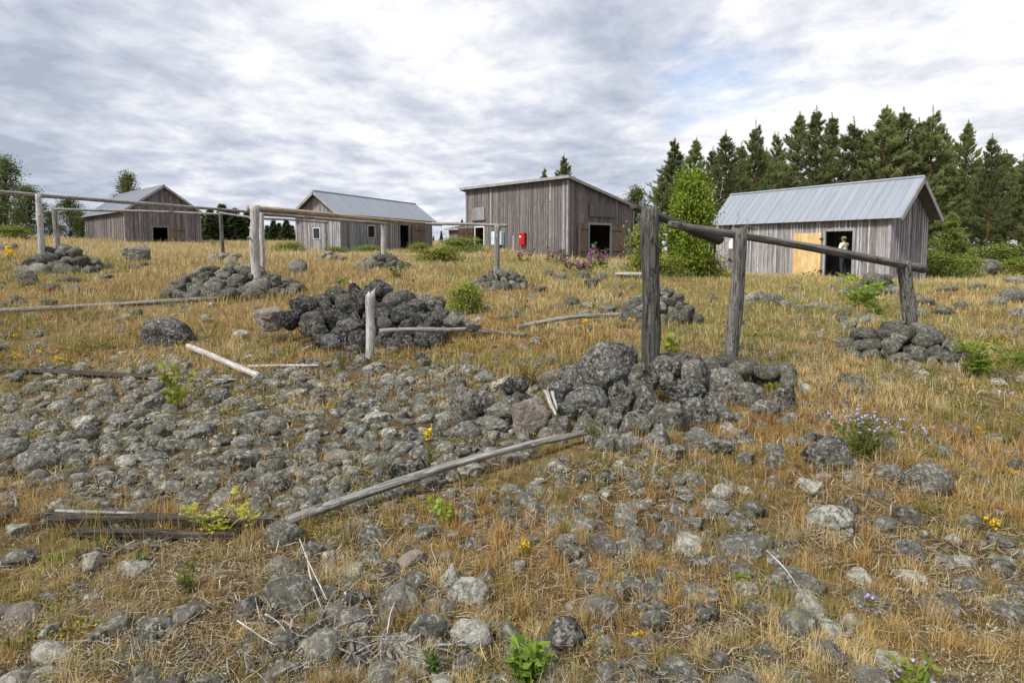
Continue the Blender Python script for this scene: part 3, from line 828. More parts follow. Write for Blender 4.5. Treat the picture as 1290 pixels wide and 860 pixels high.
GA = 'stones of the big heap under the two dark posts'
LA = 'rough grey lichen-speckled stone in the big heap under the two dark posts'
A = [(767, 466, 80, 66, 'D', 'largest stone on top of the big heap, left of the thick dark post'), (793, 446, 24, 24, 'D', 0), (810, 478, 42, 38, 'D', 0), (837, 465, 42, 32, 'D', 0), (839, 479, 24, 22, 'G', 0), (876, 470, 40, 38, 'D', 0),
     (738, 506, 60, 36, 'D', 'long flat-topped grey stone in the second course of the big heap, left side'), (781, 505, 32, 46, 'D', 0), (816, 506, 54, 44, 'D', 0), (865, 500, 54, 40, 'D', 0), (841, 533, 52, 48, 'G', 0), (736, 536, 46, 34, 'G', 0),
     (768, 532, 40, 34, 'D', 0), (800, 536, 42, 32, 'G', 0), (766, 557, 34, 34, 'G', 0), (792, 562, 36, 30, 'G', 0), (705, 537, 32, 24, 'G', 0), (714, 519, 32, 22, 'G', 0), (727, 480, 36, 34, 'D', 0),
     (705, 493, 34, 26, 'D', 0), (833, 553, 46, 38, 'G', 0), (878, 526, 50, 48, 'D', 0), (880, 556, 42, 34, 'G', 0), (913, 489, 64, 48, 'D', 'large dark slab-like stone at the upper right of the big heap'), (895, 515, 64, 48, 'D', 'broad black-flecked stone in the middle right of the big heap'),
     (987, 505, 36, 36, 'D', 0), (870, 455, 22, 18, 'G', 0), (927, 541, 46, 38, 'G', 0), (965, 522, 40, 36, 'G', 0), (990, 535, 28, 22, 'G', 0), (955, 545, 30, 26, 'G', 0), (905, 565, 38, 26, 'G', 0), (945, 500, 40, 34, 'D', 0),
     (1023, 556, 38, 24, 'D', 0), (1043, 574, 68, 46, 'D', 'dark cracked boulder at the right foot of the big heap, beside the lilac flowers'), (1000, 556, 24, 18, 'G', 0), (940, 581, 30, 24, 'G', 0), (975, 583, 36, 24, 'G', 0), (1035, 605, 28, 18, 'K', 'small pinkish stone in the grass below the dark cracked boulder'),
     (650, 486, 36, 22, 'D', 0), (588, 514, 48, 48, 'D', 'dark upright stone at the left end of the big heap'), (610, 506, 28, 26, 'D', 0), (654, 501, 46, 30, 'G', 0), (585, 546, 42, 30, 'G', 0), (628, 521, 48, 30, 'G', 0), (620, 538, 48, 24, 'G', 0),
     (667, 530, 52, 52, 'K', 'flat-faced pinkish grey stone standing on edge left of the white root'), (661, 553, 20, 20, 'G', 0), (561, 538, 26, 20, 'G', 0), (686, 528, 22, 24, 'G', 0), (643, 563, 34, 16, 'G', 0), (690, 548, 26, 18, 'G', 0), (848, 572, 34, 24, 'G', 0), (815, 575, 28, 20, 'G', 0), (745, 556, 24, 18, 'G', 0)]
MK = {'B': 'rock_black', 'D': 'rock_dark', 'G': 'rock_grey', 'K': 'rock_pink', 'P': 'rock_pale'}
for (px, py, w, h, m, lab) in A:
    g_ = hit(px, min(py + h * .45, 640))[1]
    Y = 4.45 + max(0, (570 - py)) / 105 * 1.25 + (.25 if px > 900 else 0)
    if px < 700: Y = min(g_ + .12, 5.2)
    if py > 548: Y = g_ + .1
    img_stone(px, py, w * .95, h * 1.0, Y, MK[m], lab or LA, None if lab else GA, keep=True)
# hidden core of the big heap
for i in range(70):
    px = rng.uniform(700, 1000); py = rng.uniform(485, 560)
    img_stone(px, py, rng.uniform(26, 40), rng.uniform(20, 30), 5.25 + max(0, 570 - py) / 105 * 1.3, 'rock_dark', LA, GA)
for i in range(60):      # far side of the heap
    px = rng.uniform(700, 1000); k = rng.uniform(0, 1)
    Y = 5.9 + k * .9; x = (px - CX) / F * Y; hmax = .5 * (1 - k) * (1 - ((px - 850) / 170) ** 2) + .04
    add_stone((x, Y, float(G(x, Y)) + hmax * rng.uniform(.3, 1)), rng.uniform(.09, .17) * np.array([1.1, 1, .8]), 'rock_dark', LA, GA)

GD = 'stones of the black heap behind the bleached white stump'
LD = 'blackish stone in the heap behind the bleached white stump post'
Dl = [(339, 401, 46, 26, 'K', 'brownish stone lying at the left end of the black heap'), (365, 404, 28, 24, 'D', 0), (383, 391, 42, 36, 'D', 0), (395, 408, 36, 30, 'D', 0), (410, 400, 30, 28, 'D', 0), (423, 372, 30, 22, 'D', 0), (433, 382, 28, 22, 'D', 0), (448, 365, 20, 16, 'D', 0), (477, 366, 38, 26, 'D', 'rounded grey stone at the very top of the black heap'), (441, 391, 34, 24, 'D', 0), (445, 402, 30, 20, 'D', 0), (425, 405, 30, 22, 'D', 0), (455, 376, 26, 20, 'D', 0), (503, 381, 46, 28, 'D', 'large smooth stone in the upper right of the black heap'), (485, 397, 24, 20, 'D', 0), (507, 397, 36, 26, 'D', 0), (541, 380, 36, 22, 'G', 0), (529, 405, 26, 24, 'D', 0), (551, 393, 28, 22, 'D', 0), (570, 401, 28, 20, 'G', 0), (545, 408, 28, 16, 'D', 0), (483, 409, 24, 20, 'D', 0), (440, 415, 38, 26, 'D', 0), (452, 427, 28, 24, 'D', 0), (416, 432, 30, 22, 'D', 0), (402, 420, 26, 22, 'D', 0), (490, 434, 18, 16, 'D', 0), (508, 434, 28, 20, 'D', 0), (531, 438, 28, 22, 'D', 'angular block at the lower right corner of the black heap'), (550, 427, 36, 26, 'D', 0), (514, 413, 26, 20, 'D', 0), (482, 425, 24, 20, 'D', 0), (449, 444, 26, 18, 'D', 0), (495, 445, 20, 16, 'G', 0), (580, 408, 26, 18, 'G', 0), (470, 389, 30, 26, 'D', 0), (468, 410, 30, 26, 'D', 0), (525, 388, 26, 22, 'D', 0), (595, 412, 22, 12, 'G', 0), (534, 418, 26, 18, 'D', 0), (430, 420, 26, 20, 'D', 0), (404, 385, 30, 24, 'D', 0), (500, 424, 22, 18, 'D', 0)]
for (px, py, w, h, m, lab) in Dl:
    Y = 8.15 + max(0, 450 - py) / 90 * 1.5
    if px < 350: Y = 9.3
    if px > 575: Y = 9.0
    img_stone(px, py, w * .96, h * 1.0, Y, MK['B' if m == 'D' else m], lab or LD, None if lab else GD, keep=True)
for i in range(70):
    px = rng.uniform(385, 560); py = rng.uniform(378, 440)
    img_stone(px, py, rng.uniform(18, 28), rng.uniform(14, 20), 8.85 + max(0, 450 - py) / 90 * 1.5, 'rock_black', LD, GD)
for i in range(50):
    px = rng.uniform(385, 575); k = rng.uniform(0, 1); Y = 9.9 + k * 1.2; x = (px - CX) / F * Y
    hmax = .75 * (1 - k) * max(0, 1 - ((px - 470) / 110) ** 2) + .04
    add_stone((x, Y, float(G(x, Y)) + hmax * rng.uniform(.3, 1)), rng.uniform(.1, .2) * np.array([1.1, 1, .8]), 'rock_dark', LD, GD)

def heap(px0, px1, base, top, Y, n, sz, mat, label, group, fill=True):
    """mound of n stones: px range, base line and top line in the picture, distance Y"""
    xc = (at((px0 + px1) / 2, base, Y))[0]; rx = (px1 - px0) / 2 * Y / F; ry = rx * .75
    g0 = float(G0(xc, Y)); hgt = (base - top) * Y / F - sz * .4
    hgt = max(hgt, sz * .6); yc = Y + ry * .55
    pts = []; tries = 0
    while len(pts) < n and tries < 6000:
        tries += 1
        a = rng.uniform(0, 6.283); q = math.sqrt(rng.uniform(0, 1))
        x = xc + rx * q * math.cos(a); y = yc + ry * q * math.sin(a)
        s = sz * rng.uniform(.6, 1.3); h = hgt * max(0, 1 - q ** 1.6)
        P = np.array([x, y, float(G(x, y)) * .5 + g0 * .5 + h + s * .05])
        if all(np.linalg.norm((P - p_) * (1, 1, 1.2)) > .8 * (s + s_) * .9 for p_, s_ in pts):
            pts.append((P, s)); add_stone(P, (s * 1.12, s * .95, s * .78), mat if rng.random() < .8 else 'rock_grey', label, group)
    if fill:
        for i in range(n):
            a = rng.uniform(0, 6.283); q = math.sqrt(rng.uniform(0, .8))
            x = xc + rx * q * math.cos(a); y = yc + ry * q * math.sin(a); s = sz * rng.uniform(.7, 1.1)
            add_stone((x, y, g0 + hgt * max(0, 1 - q ** 1.6) * rng.uniform(.2, .75)), (s, s, s * .8), mat, label, group)
heap(1082, 1228, 457, 412, 7.85, 40, .14, 'rock_dark', 'grey stone in the low heap round the stout short post', 'stones of the low heap round the stout short post')
heap(786, 882, 406, 362, 10.3, 40, .15, 'rock_dark', 'dark stone in the heap just behind the thick dark post', 'stones of the heap just behind the thick dark post')
heap(190, 368, 371, 333, 13.7, 60, .20, 'rock_dark', 'dark stone in the long heap at the thick pale post', 'stones of the long heap at the thick pale post')
heap(15, 112, 341, 310, 17.3, 30, .24, 'rock_dark', 'lichen-grey stone in the far left heap at the pale peeling post', 'stones of the far left heap at the pale peeling post')
heap(264, 300, 330, 316, 21, 8, .20, 'rock_grey', 'stone at the foot of the slim dark grey post', 'stones at the foot of the slim dark grey post')
heap(449, 512, 340, 319, 20.8, 22, .20, 'rock_dark', 'stone in the low heap before the long shed', 'stones of the low heap before the long shed')
heap(590, 668, 369, 345, 15.3, 34, .16, 'rock_dark', 'stone in the flat heap before the tall barn', 'stones of the flat heap before the tall barn')
heap(395, 432, 332, 321, 24, 9, .2, 'rock_grey', 'stone near the gable end of the long shed', 'stones near the gable end of the long shed', False)
heap(1085, 1135, 385, 352, 15, 16, .24, 'rock_dark', 'stone piled at the right corner of the shed with the plywood door', 'stones piled at the corner of the plywood-door shed')
heap(770, 800, 338, 329, 27, 8, .22, 'rock_dark', 'dark stone before the barn doors', 'dark stones before the barn doors', False)

img_stone(174, 322, 38, 24, None, 'rock_grey', 'big lone boulder in dry grass below the brown shed', keep=True, name='boulder', cat='boulder', proto=3)
img_stone(213, 422, 64, 40, None, 'rock_dark', 'round dark boulder with a bleached log beside it', keep=True, name='boulder', cat='boulder', proto=5)
img_stone(1242, 339, 56, 24, 29.5, 'rock_dark', 'large dark boulder with a white streak before the pines', keep=True, name='boulder', cat='boulder', proto=1)
img_stone(375, 337, 26, 20, None, 'rock_grey', 'pointed grey boulder between the pale post and the long shed', keep=True, name='boulder', cat='boulder', proto=2)
G7 = 'dark stones scattered below the far left heap'; L7 = 'dark stone in the grass below the far left heap'
for q in [(33, 353, 30, 16), (62, 363, 26, 11), (90, 364, 26, 12), (112, 366, 18, 8), (30, 345, 22, 9), (10, 313, 26, 12), (130, 348, 26, 8), (92, 353, 34, 9), (20, 378, 26, 14), (60, 382, 22, 12)]:
    img_stone(*q, None, 'rock_dark', L7, G7)
G8 = 'stones in a row before the plywood-door shed'; L8 = 'grey stone in the row before the shed with the plywood door'
for q in [(945, 377, 22, 16), (958, 374, 24, 16), (975, 379, 26, 18), (992, 384, 24, 12), (1010, 388, 22, 10), (1030, 386, 26, 10), (1050, 392, 22, 10), (1046, 364, 16, 10), (1066, 369, 20, 12), (895, 377, 18, 10), (1000, 365, 22, 8), (1060, 355, 14, 9)]:
    img_stone(*q, None, 'rock_grey', L8, G8)
G9 = 'stones scattered between the barn and the flat heap'; L9 = 'dark stone scattered before the purple flowers of the barn'
for q in [(690, 345, 16, 10), (706, 350, 18, 10), (735, 347, 18, 12), (748, 357, 24, 14), (758, 350, 16, 12), (775, 361, 14, 8), (680, 365, 18, 8), (720, 380, 20, 10), (765, 390, 24, 10), (655, 350, 14, 8), (778, 371, 12, 8)]:
    img_stone(*q, None, 'rock_dark', L9, G9)
G10 = 'stones at the right edge below the dark boulder'; L10 = 'grey stone in dry grass at the right edge below the dark boulder'
for q in [(1276, 373, 34, 22), (1256, 380, 20, 12), (1210, 386, 20, 12), (1188, 392, 26, 12), (1165, 380, 22, 10), (1230, 362, 24, 9), (1280, 355, 24, 12), (1195, 365, 28, 9), (1285, 395, 26, 12), (1160, 395, 20, 12)]:
    img_stone(*q, None, 'rock_grey', L10, G10)

# named foreground stones
FG = [(1043, 658, 60, 40, 'P', 'whitish lichen-crusted stone alone in the grass at the lower right'), (1167, 605, 60, 42, 'G', 'tall grey stone right of the lilac flower clump'), (1120, 597, 38, 22, 'G', 'low stone touching the tall grey stone right of the lilac flowers'),
      (900, 643, 46, 26, 'G', 'smooth grey stone with a white stone behind it, lower right'), (911, 621, 32, 22, 'P', 'small white-patched stone behind a smooth grey one'), (938, 692, 80, 30, 'G', 'long low flat stone half sunk in grass, lower right'), (594, 802, 56, 48, 'P', 'pale cream stone near the bottom, centre'),
      (540, 795, 52, 46, 'G', 'blue-grey round stone left of the pale cream stone'), (505, 762, 58, 54, 'G', 'large green-grey stone above the blue-grey round one'), (592, 748, 54, 38, 'P', 'yellow-lichen stone in the middle of the lower stone cluster'), (570, 729, 38, 36, 'P', 'narrow pale stone leaning on the yellow-lichen one'), (618, 730, 40, 30, 'G', 'grey stone right of the yellow-lichen one'),
      (756, 771, 60, 34, 'G', 'wide grey stone with yellow lichen near the bottom, right of centre'), (820, 786, 36, 38, 'G', 'upright oval stone near the bottom right of centre'), (800, 820, 50, 28, 'G', 'greenish oval stone at the bottom, beside a smaller round one'), (762, 815, 32, 24, 'G', 'small round stone beside the greenish oval one'), (370, 752, 78, 46, 'G', 'dark green-grey block beside the dry twigs, lower left'),
      (416, 779, 46, 26, 'D', 'smooth dark stone right beneath the dark green-grey block'), (168, 719, 42, 26, 'P', 'rounded pale stone below the rotting log'), (114, 711, 28, 26, 'P', 'smaller pale stone left of the rounded one below the rotting log'), (188, 793, 64, 24, 'G', 'flat greenish stone at the lower left'), (160, 832, 44, 26, 'D', 'dark grey pointed stone at the bottom left'), (100, 850, 64, 28, 'G', 'grey stone cut by the bottom edge at far left'),
      (355, 677, 54, 38, 'G', 'stone where the long bleached log meets the rotting log'), (1225, 739, 50, 24, 'G', 'yellow-lichened flat stone near the right edge'), (1000, 736, 72, 34, 'G', 'broad grey stone with yellow lichen below the long flat one'), (1008, 792, 52, 44, 'G', 'big grey stone at the bottom, right of centre'), (712, 803, 52, 52, 'D', 'dark stone behind the green plant at the bottom'), (468, 704, 44, 24, 'G', 'oval stone left of the lower stone cluster'),
      (800, 840, 50, 26, 'G', 'grey-green stone cut by the bottom edge'), (1118, 835, 34, 26, 'P', 'cream stone near the bottom right'), (590, 838, 44, 26, 'G', 'grey stone under the pale cream stone'), (893, 713, 60, 26, 'D', 'dark stone with a deep crack left of the broad grey one'), (300, 585, 36, 26, 'G', 'lichen-grey stone in the stone field, above the rotting log'), (150, 533, 30, 18, 'G', 'flat grey slab at the left of the stone field'),
      (516, 597, 50, 34, 'D', 'dark cracked stone beside the yellow flower stem'), (245, 545, 44, 24, 'G', 'broad round stone under the yellow-green sapling'), (150, 535, 34, 18, 'G', 'thin flat slab on the left part of the stone field'), (190, 508, 36, 24, 'G', 'squat stone left of the yellow-green sapling'), (273, 500, 32, 24, 'G', 'smooth dull-blue stone right of the yellow-green sapling'), (45, 585, 54, 34, 'G', 'jagged grey stone at the left edge of the stone field')]
for (px, py, w, h, m, lab) in FG:
    img_stone(px, py, w, h, None, MK[m], lab, None, keep=True)

# random scatter with spacing
cell = {}
def free(x, y, r):
    ix, iy = int(x / .25), int(y / .25)
    for a in range(ix - 3, ix + 4):
        for b in range(iy - 3, iy + 4):
            for (x2, y2, r2) in cell.get((a, b), ()):
                if (x - x2) ** 2 + (y - y2) ** 2 < (.82 * (r + r2)) ** 2: return False
    return True
def put(x, y, r): cell.setdefault((int(x / .25), int(y / .25)), []).append((x, y, r))
for s_ in stones:
    put(s_['pos'][0], s_['pos'][1], min(s_['half'][0], .4) * .8)

for p_, q_, r_ in LOGS:
    for t_ in np.linspace(0, 1, int(np.linalg.norm(q_ - p_) / .06) + 2):
        c_ = p_ + (q_ - p_) * t_; put(c_[0], c_[1], r_ * .9)
ZONES = [(lambda x, y: y > 770 and x < 450, 'stone among dry twigs and grass, bottom left'), (lambda x, y: y > 770 and x < 860, 'grey-green stone near the bottom around the pale cream stone'), (lambda x, y: y > 770, 'stone half sunk in grass at the bottom right'),
         (lambda x, y: y > 680 and x < 350, 'stone in dry grass below the rotting log'), (lambda x, y: y > 660 and x < 700, 'lichened stone in the cluster below the long bleached log'), (lambda x, y: y > 660 and x < 960, 'stone in the grass between the cream stone and the whitish stone'), (lambda x, y: y > 620 and x >= 960, 'stone sunk in the dry grass round the lone whitish stone'),
         (lambda x, y: y > 590 and x >= 560, 'stone in the grass in front of the big heap'), (lambda x, y: x > 1000, 'stone in the dry grass round the lilac flower clump'), (lambda x, y: y > 560 and x < 230, 'stone on the left of the stone field above the rotting log'), (lambda x, y: y > 560 and x < 420, 'rounded stone in the lower stone field above the rotting log'), (lambda x, y: y > 560, 'rounded stone in the stone field just behind the long bleached log'),
         (lambda x, y: y > 460 and x < 160, 'rounded stone at the left end of the stone field'), (lambda x, y: y > 460 and x < 330, 'rounded stone in the stone field round the yellow-green sapling'), (lambda x, y: y > 460 and x < 470, 'rounded stone in the middle of the stone field'), (lambda x, y: y > 460 and x < 720, 'rounded stone in the stone field between the white stump and the big heap'),
         (lambda x, y: x > 720, 'stone in dry grass behind the big heap'), (lambda x, y: True, 'small stone in dry grass before the sheds')]
def zone(px, py):
    for t, l in ZONES:
        if t(px, py): return l

def foot(x, y, m=.3):
    for s in (s1, s2, s3, s4):
        d = np.array([x, y]) - s.o[:2]; a = d @ s.a; b = d @ np.array([-s.a[1], s.a[0]]) * s.s
        if -m < a < s.L + m and -m < b < s.W + m: return True
    return False

cand = 26000
ly = np.exp(rng.uniform(math.log(1.75), math.log(34), cand)); lx = rng.uniform(-1, 1, cand) * (ly * .92 + .5)
sd_ = stone_density(lx, ly)
szs = np.exp(rng.normal(math.log(.062), .40, cand)); szs = np.clip(szs, .026, np.where(ly < 4.3, .078, .105))
order = np.argsort(-szs * rng.uniform(.6, 1.4, cand))
for i in order:
    x, y, r = lx[i], ly[i], szs[i]
    if rng.random() > sd_[i] ** .9: continue
    if y > 10: r = r * 1.5
    if not free(x, y, r): continue
    if foot(x, y): continue
    z = float(G(x, y)); px, py, zc = proj(x, y, z)
    put(x, y, r)
    m = rng.choice(['rock_grey', 'rock_pale', 'rock_pink', 'rock_dark'], p=[.66, .12, .06, .16]) if py > 455 else rng.choice(['rock_grey', 'rock_dark', 'rock_pale'], p=[.5, .4, .1])
    lb = zone(px, py)
    add_stone((x, y, z + r * rng.uniform(-.25, .2)), (r * rng.uniform(1.0, 1.35), r * rng.uniform(.8, 1.05), r * rng.uniform(.55, .85)), str(m), lb, lb + 's' if False else 'stones: ' + lb)

# the largest in the picture are objects, all the rest one mesh
def occl(s_): return s_['size']
inview = [s_ for s_ in stones if -20 < s_['px'] < 1310 and s_['py'] < 880]
keep = [s_ for s_ in stones if s_['keep']]
rest = sorted([s_ for s_ in inview if not s_['keep']], key=lambda q: -q['size'] * (1.0 if q['group'] not in (GA, GD) else .5))
NIND = 300
single = keep + rest[:max(0, NIND - len(keep))]
ids = set(id(q) for q in single)
for q in single:
    o = bpy.data.objects.new(q['name'], rock_mesh(q['proto'], q['mat'])); COL.objects.link(o)
    o.location = q['pos']; o.rotation_euler = q['rot']; o.scale = q['half']
    tag(o, q['label'], q['cat'], q['group'])
for mat in ('rock_dark', 'rock_grey', 'rock_pale', 'rock_pink'):
    pass
mb = MB()
for q in stones:
    if id(q) in ids: continue
    V, Fc = LOW[q['proto']]
    from mathutils import Euler
    Rm = np.array(Euler(q['rot']).to_matrix())
    t = rng.uniform(.7, 1.25) * {'rock_dark': .7, 'rock_black': .5, 'rock_grey': 1, 'rock_pale': 1.5, 'rock_pink': 1.15}[q['mat']]
    mb.add((V * q['half']) @ Rm.T + q['pos'], Fc, (t, t * .985, t * .95))
# pebbles
npb = 5200
py_ = np.exp(rng.uniform(math.log(1.75), math.log(16), npb)); px_ = rng.uniform(-1, 1, npb) * (py_ * .9 + .5); pd = stone_density(px_, py_)
for x, y, d in zip(px_, py_, pd):
    if rng.random() > d * .9 + .03: continue
    r = rng.uniform(.015, .045); V, Fc = LOW[int(rng.integers(0, NPROTO))]; t = rng.uniform(.6, 1.6)
    a = rng.uniform(0, 6.28); ca, sa = math.cos(a), math.sin(a); Rm = np.array([[ca, -sa, 0], [sa, ca, 0], [0, 0, 1]])
    mb.add((V * (r * 1.2, r, r * .75)) @ Rm.T + (x, y, float(G(x, y)) + r * .3), Fc, (t, t * .97, t * .92))
o = mb.build('small_stones', M['rock_grey'], smooth=True)
tag(o, 'small loose grey stones and pebbles strewn over the heath', 'stones', kind='stuff')

# ------------------------------------------------------------------ grass
def grass():
    g = np.random.default_rng(5)
    n = 1150000; wide = g.random(n) < .2
    y = np.exp(g.uniform(math.log(1.3), math.log(66), n)); x = g.uniform(-1, 1, n) * np.where(wide, y * 1.4 + 3, y * .95 + .7)
    # gather into tufts near by
    tuft = (g.random(n) < .72)
    cxn = np.round(x * 7 + g.normal(0, .25, n)) / 7; cyn = np.round(y * 7 + g.normal(0, .25, n)) / 7
    j1 = (_h(np.round(cxn * 7), np.round(cyn * 7), 1) - .5) * .13; j2 = (_h(np.round(cxn * 7), np.round(cyn * 7), 2) - .5) * .13
    nearm = tuft & (y < 12)
    bx = x.copy(); by = y.copy()
    x = np.where(nearm, np.round(cxn * 7) / 7 + j1 + g.normal(0, .028, n), x); y = np.where(nearm, np.round(cyn * 7) / 7 + j2 + g.normal(0, .028, n), y)
    tr = _h(np.round(cxn * 7), np.round(cyn * 7), 4)
    sd = stone_density(x, np.maximum(y, 1.2))
    nn = fbm(x * .8, y * .8, 44, 4)
    p = np.clip(1.08 - 1.0 * sd, .09, 1) * np.clip((nn - .22) * 3.0, .12, 1) * np.where(nearm, np.where(tr > .5, 1.25, .10), .75) * np.where(y < 5.5, .62, 1)
    keepm = (g.random(n) < p) & (y > 1.35)
    # not inside sheds
    for s in (s1, s2, s3, s4):
        dx = x - s.o[0]; dy = y - s.o[1]; a = dx * s.a[0] + dy * s.a[1]; b = (-dx * s.a[1] + dy * s.a[0]) * s.s
        keepm &= ~((a > -.05) & (a < s.L + .05) & (b > -.05) & (b < s.W + .05))
    x = x[keepm]; y = y[keepm]; tr = tr[keepm]; nr = nearm[keepm]; sd = sd[keepm]; bx, by = bx[keepm], by[keepm]; n = len(x)
    z = G(x, y)
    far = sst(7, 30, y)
    hn = fbm(x * .45, y * .45, 61, 3)
    h = (.045 + .085 * hn + .05 * tr) * np.where(y < 6, .88, 1) * g.uniform(.5, 1.35, n)
    tall = g.random(n) < np.where(x < -y * .3, .10, .055)
    h = np.where(tall, h * 1.9, h)
    h = h * (1 + .9 * far) * np.where(sd > .6, .7, 1)
    w = np.maximum(.0020, .00092 * y) * g.uniform(.7, 1.4, n) * np.where(tall, .6, 1)
    an = g.uniform(0, 2 * math.pi, n); lean = np.abs(g.normal(0, .42, n)) * (1 - .45 * far)
    flatm = g.random(n) < .28 * (1 - far)
    lean = np.where(flatm, g.uniform(1.1, 2.2, n), lean)
    dxy = np.stack([np.cos(an), np.sin(an)], 1)
    sa = g.uniform(0, 2 * math.pi, n); s = np.stack([np.cos(sa), np.sin(sa), np.zeros(n)], 1) * w[:, None] * .5
    P = np.stack([x, y, z - .01], 1)
    l2 = np.tanh(lean)
    M1 = P + np.concatenate([dxy * (h * .5 * l2 * .55)[:, None], (h * .5 * np.sqrt(1 - (l2 * .6) ** 2))[:, None]], 1)
    T = P + np.concatenate([dxy * (h * l2 * 1.0)[:, None], (h * np.maximum(.12, np.sqrt(1 - l2 ** 2 * .92)))[:, None]], 1)
    V = np.stack([P - s, P + s, M1 + s * .8, M1 - s * .8, T], 1).reshape(-1, 3)
    i = np.arange(n) * 5
    Fq = np.stack([i, i + 1, i + 2, i + 3], 1); Ft = np.stack([i + 3, i + 2, i + 4], 1)
    pal = np.array([(.51, .39, .18), (.43, .29, .105), (.32, .175, .062), (.61, .51, .30), (.21, .195, .06), (.15, .195, .05), (.44, .375, .235)])
    a1 = fbm(x * .55, y * .55, 71, 4); a2 = fbm(x * 1.6, y * 1.6, 81, 3)
    wts = np.stack([.35 + 0 * x, .30 + (a1 > .5) * .5, .08 + (a1 > .55) * .8, .20 + .2 * far, .12 + (a2 > .54) * .75 * (1 - .6 * far), .05 + (a2 > .58) * .5 * (1 - .5 * far), .15 + 0 * x], 1)
    wts = np.cumsum(wts / wts.sum(1)[:, None], 1)
    # mostly one colour per tuft
    rr = np.where((g.random(n) < .6) & nr, _h(np.round(bx * 7), np.round(by * 7), 8), g.random(n))
    k = (rr[:, None] > wts).sum(1).clip(0, 6)
    c = pal[k] * g.uniform(.75, 1.2, (n, 1))
    # far meadow: paler seed heads, right side greener strip
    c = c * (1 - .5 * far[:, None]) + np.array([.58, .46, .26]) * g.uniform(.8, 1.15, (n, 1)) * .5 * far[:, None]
    cg = (fbm(x * .16, y * .16, 91, 3) > .57) & (y > 7)
    c = np.where((cg & (g.random(n) < .45))[:, None], np.array([.24, .25, .08]) * g.uniform(.8, 1.2, (n, 1)), c)
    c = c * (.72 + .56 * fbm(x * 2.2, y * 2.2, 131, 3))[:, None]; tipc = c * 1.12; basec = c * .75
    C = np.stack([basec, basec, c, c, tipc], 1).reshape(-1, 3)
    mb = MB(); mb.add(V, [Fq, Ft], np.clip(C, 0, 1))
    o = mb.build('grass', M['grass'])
    tag(o, 'dry straw-coloured grass growing all over the heath', 'grass', kind='stuff')
    print('grass blades', n)
grass()

def litter():
    g = np.random.default_rng(15)
    n = 90000
    y = np.exp(g.uniform(math.log(1.5), math.log(11), n)); x = g.uniform(-1, 1, n) * (y * .92 + .5)
    sd = stone_density(x, np.maximum(y, 1.2)); nn = fbm(x * 1.3, y * 1.3, 144, 3)
    k = g.random(n) < np.clip((nn - .3) * 3, .1, 1) * np.where(sd > .7, .35, 1); x = x[k]; y = y[k]; n = len(x)
    z = G(x, y) + g.uniform(.002, .03, n)
    a = g.uniform(0, 6.283, n); l = g.uniform(.03, .13, n); w = np.maximum(.0014, .0007 * y) * g.uniform(.6, 1.4, n); el = g.normal(0, .18, n)
    d = np.stack([np.cos(a), np.sin(a), el], 1); s = np.stack([-np.sin(a), np.cos(a), 0 * a], 1) * w[:, None]; P = np.stack([x, y, z], 1)
    mid = P + d * (l * .5)[:, None] + np.stack([-np.sin(a), np.cos(a), 0 * a], 1) * (l * g.normal(0, .12, n))[:, None] + [0, 0, .004]; T = P + d * l[:, None]
    V = np.stack([P - s, P + s, mid + s, mid - s, T], 1).reshape(-1, 3); i = np.arange(n) * 5
    pal = np.array([(.46, .39, .26), (.30, .20, .11), (.09, .065, .045), (.58, .53, .44), (.20, .13, .075)])
    c = pal[g.choice(5, n, p=[.3, .22, .16, .12, .2])] * g.uniform(.7, 1.2, (n, 1))
    mb = MB(); mb.add(V, [np.stack([i, i + 1, i + 2, i + 3], 1), np.stack([i + 3, i + 2, i + 4], 1)], np.repeat(c, 5, 0))
    tag(mb.build('dry_litter', M['grass']), 'broken dry stalks littering the ground', 'litter', kind='stuff')
    # cushions of pale lichen and of moss
    for nm, lab, cols, cnt, seed, sz in (('lichen', 'pale grey reindeer lichen in tufts between the stones', [(.38, .38, .31), (.42, .43, .36), (.30, .31, .22)], 900, 3, .008), ('moss', 'yellow-green and olive moss cushions on the ground', [(.21, .19, .045), (.15, .15, .04), (.30, .25, .05)], 900, 4, .011)):
        g = np.random.default_rng(seed); mb = MB()
        yy = np.exp(g.uniform(math.log(1.6), math.log(10), cnt)); xx = g.uniform(-1, 1, cnt) * (yy * .9 + .4); nn = fbm(xx * .9, yy * .9, 160 + seed, 3)
        for x, y, q in zip(xx, yy, nn):
            if q < .47: continue
            r = g.uniform(.03, .10) * (1 + .5 * (y > 5)); m_ = int(60 * r / .06 * min(1.6, 4 / y + .4)); an = g.uniform(0, 6.28, m_); rr = r * np.sqrt(g.random(m_))
            px = x + np.cos(an) * rr * 1.4; py = y + np.sin(an) * rr; pz = G(px, py) + .6 * r * np.sqrt(np.maximum(0, 1 - (rr / r) ** 2)) * g.uniform(.3, 1, m_)
            leaves(mb, np.stack([px, py, pz], 1), sz * max(1, y / 4), np.array(cols[g.integers(0, 3)]), g, .5, 1.2)
        tag(mb.build(nm, M['grass']), lab, nm, kind='stuff')
litter()

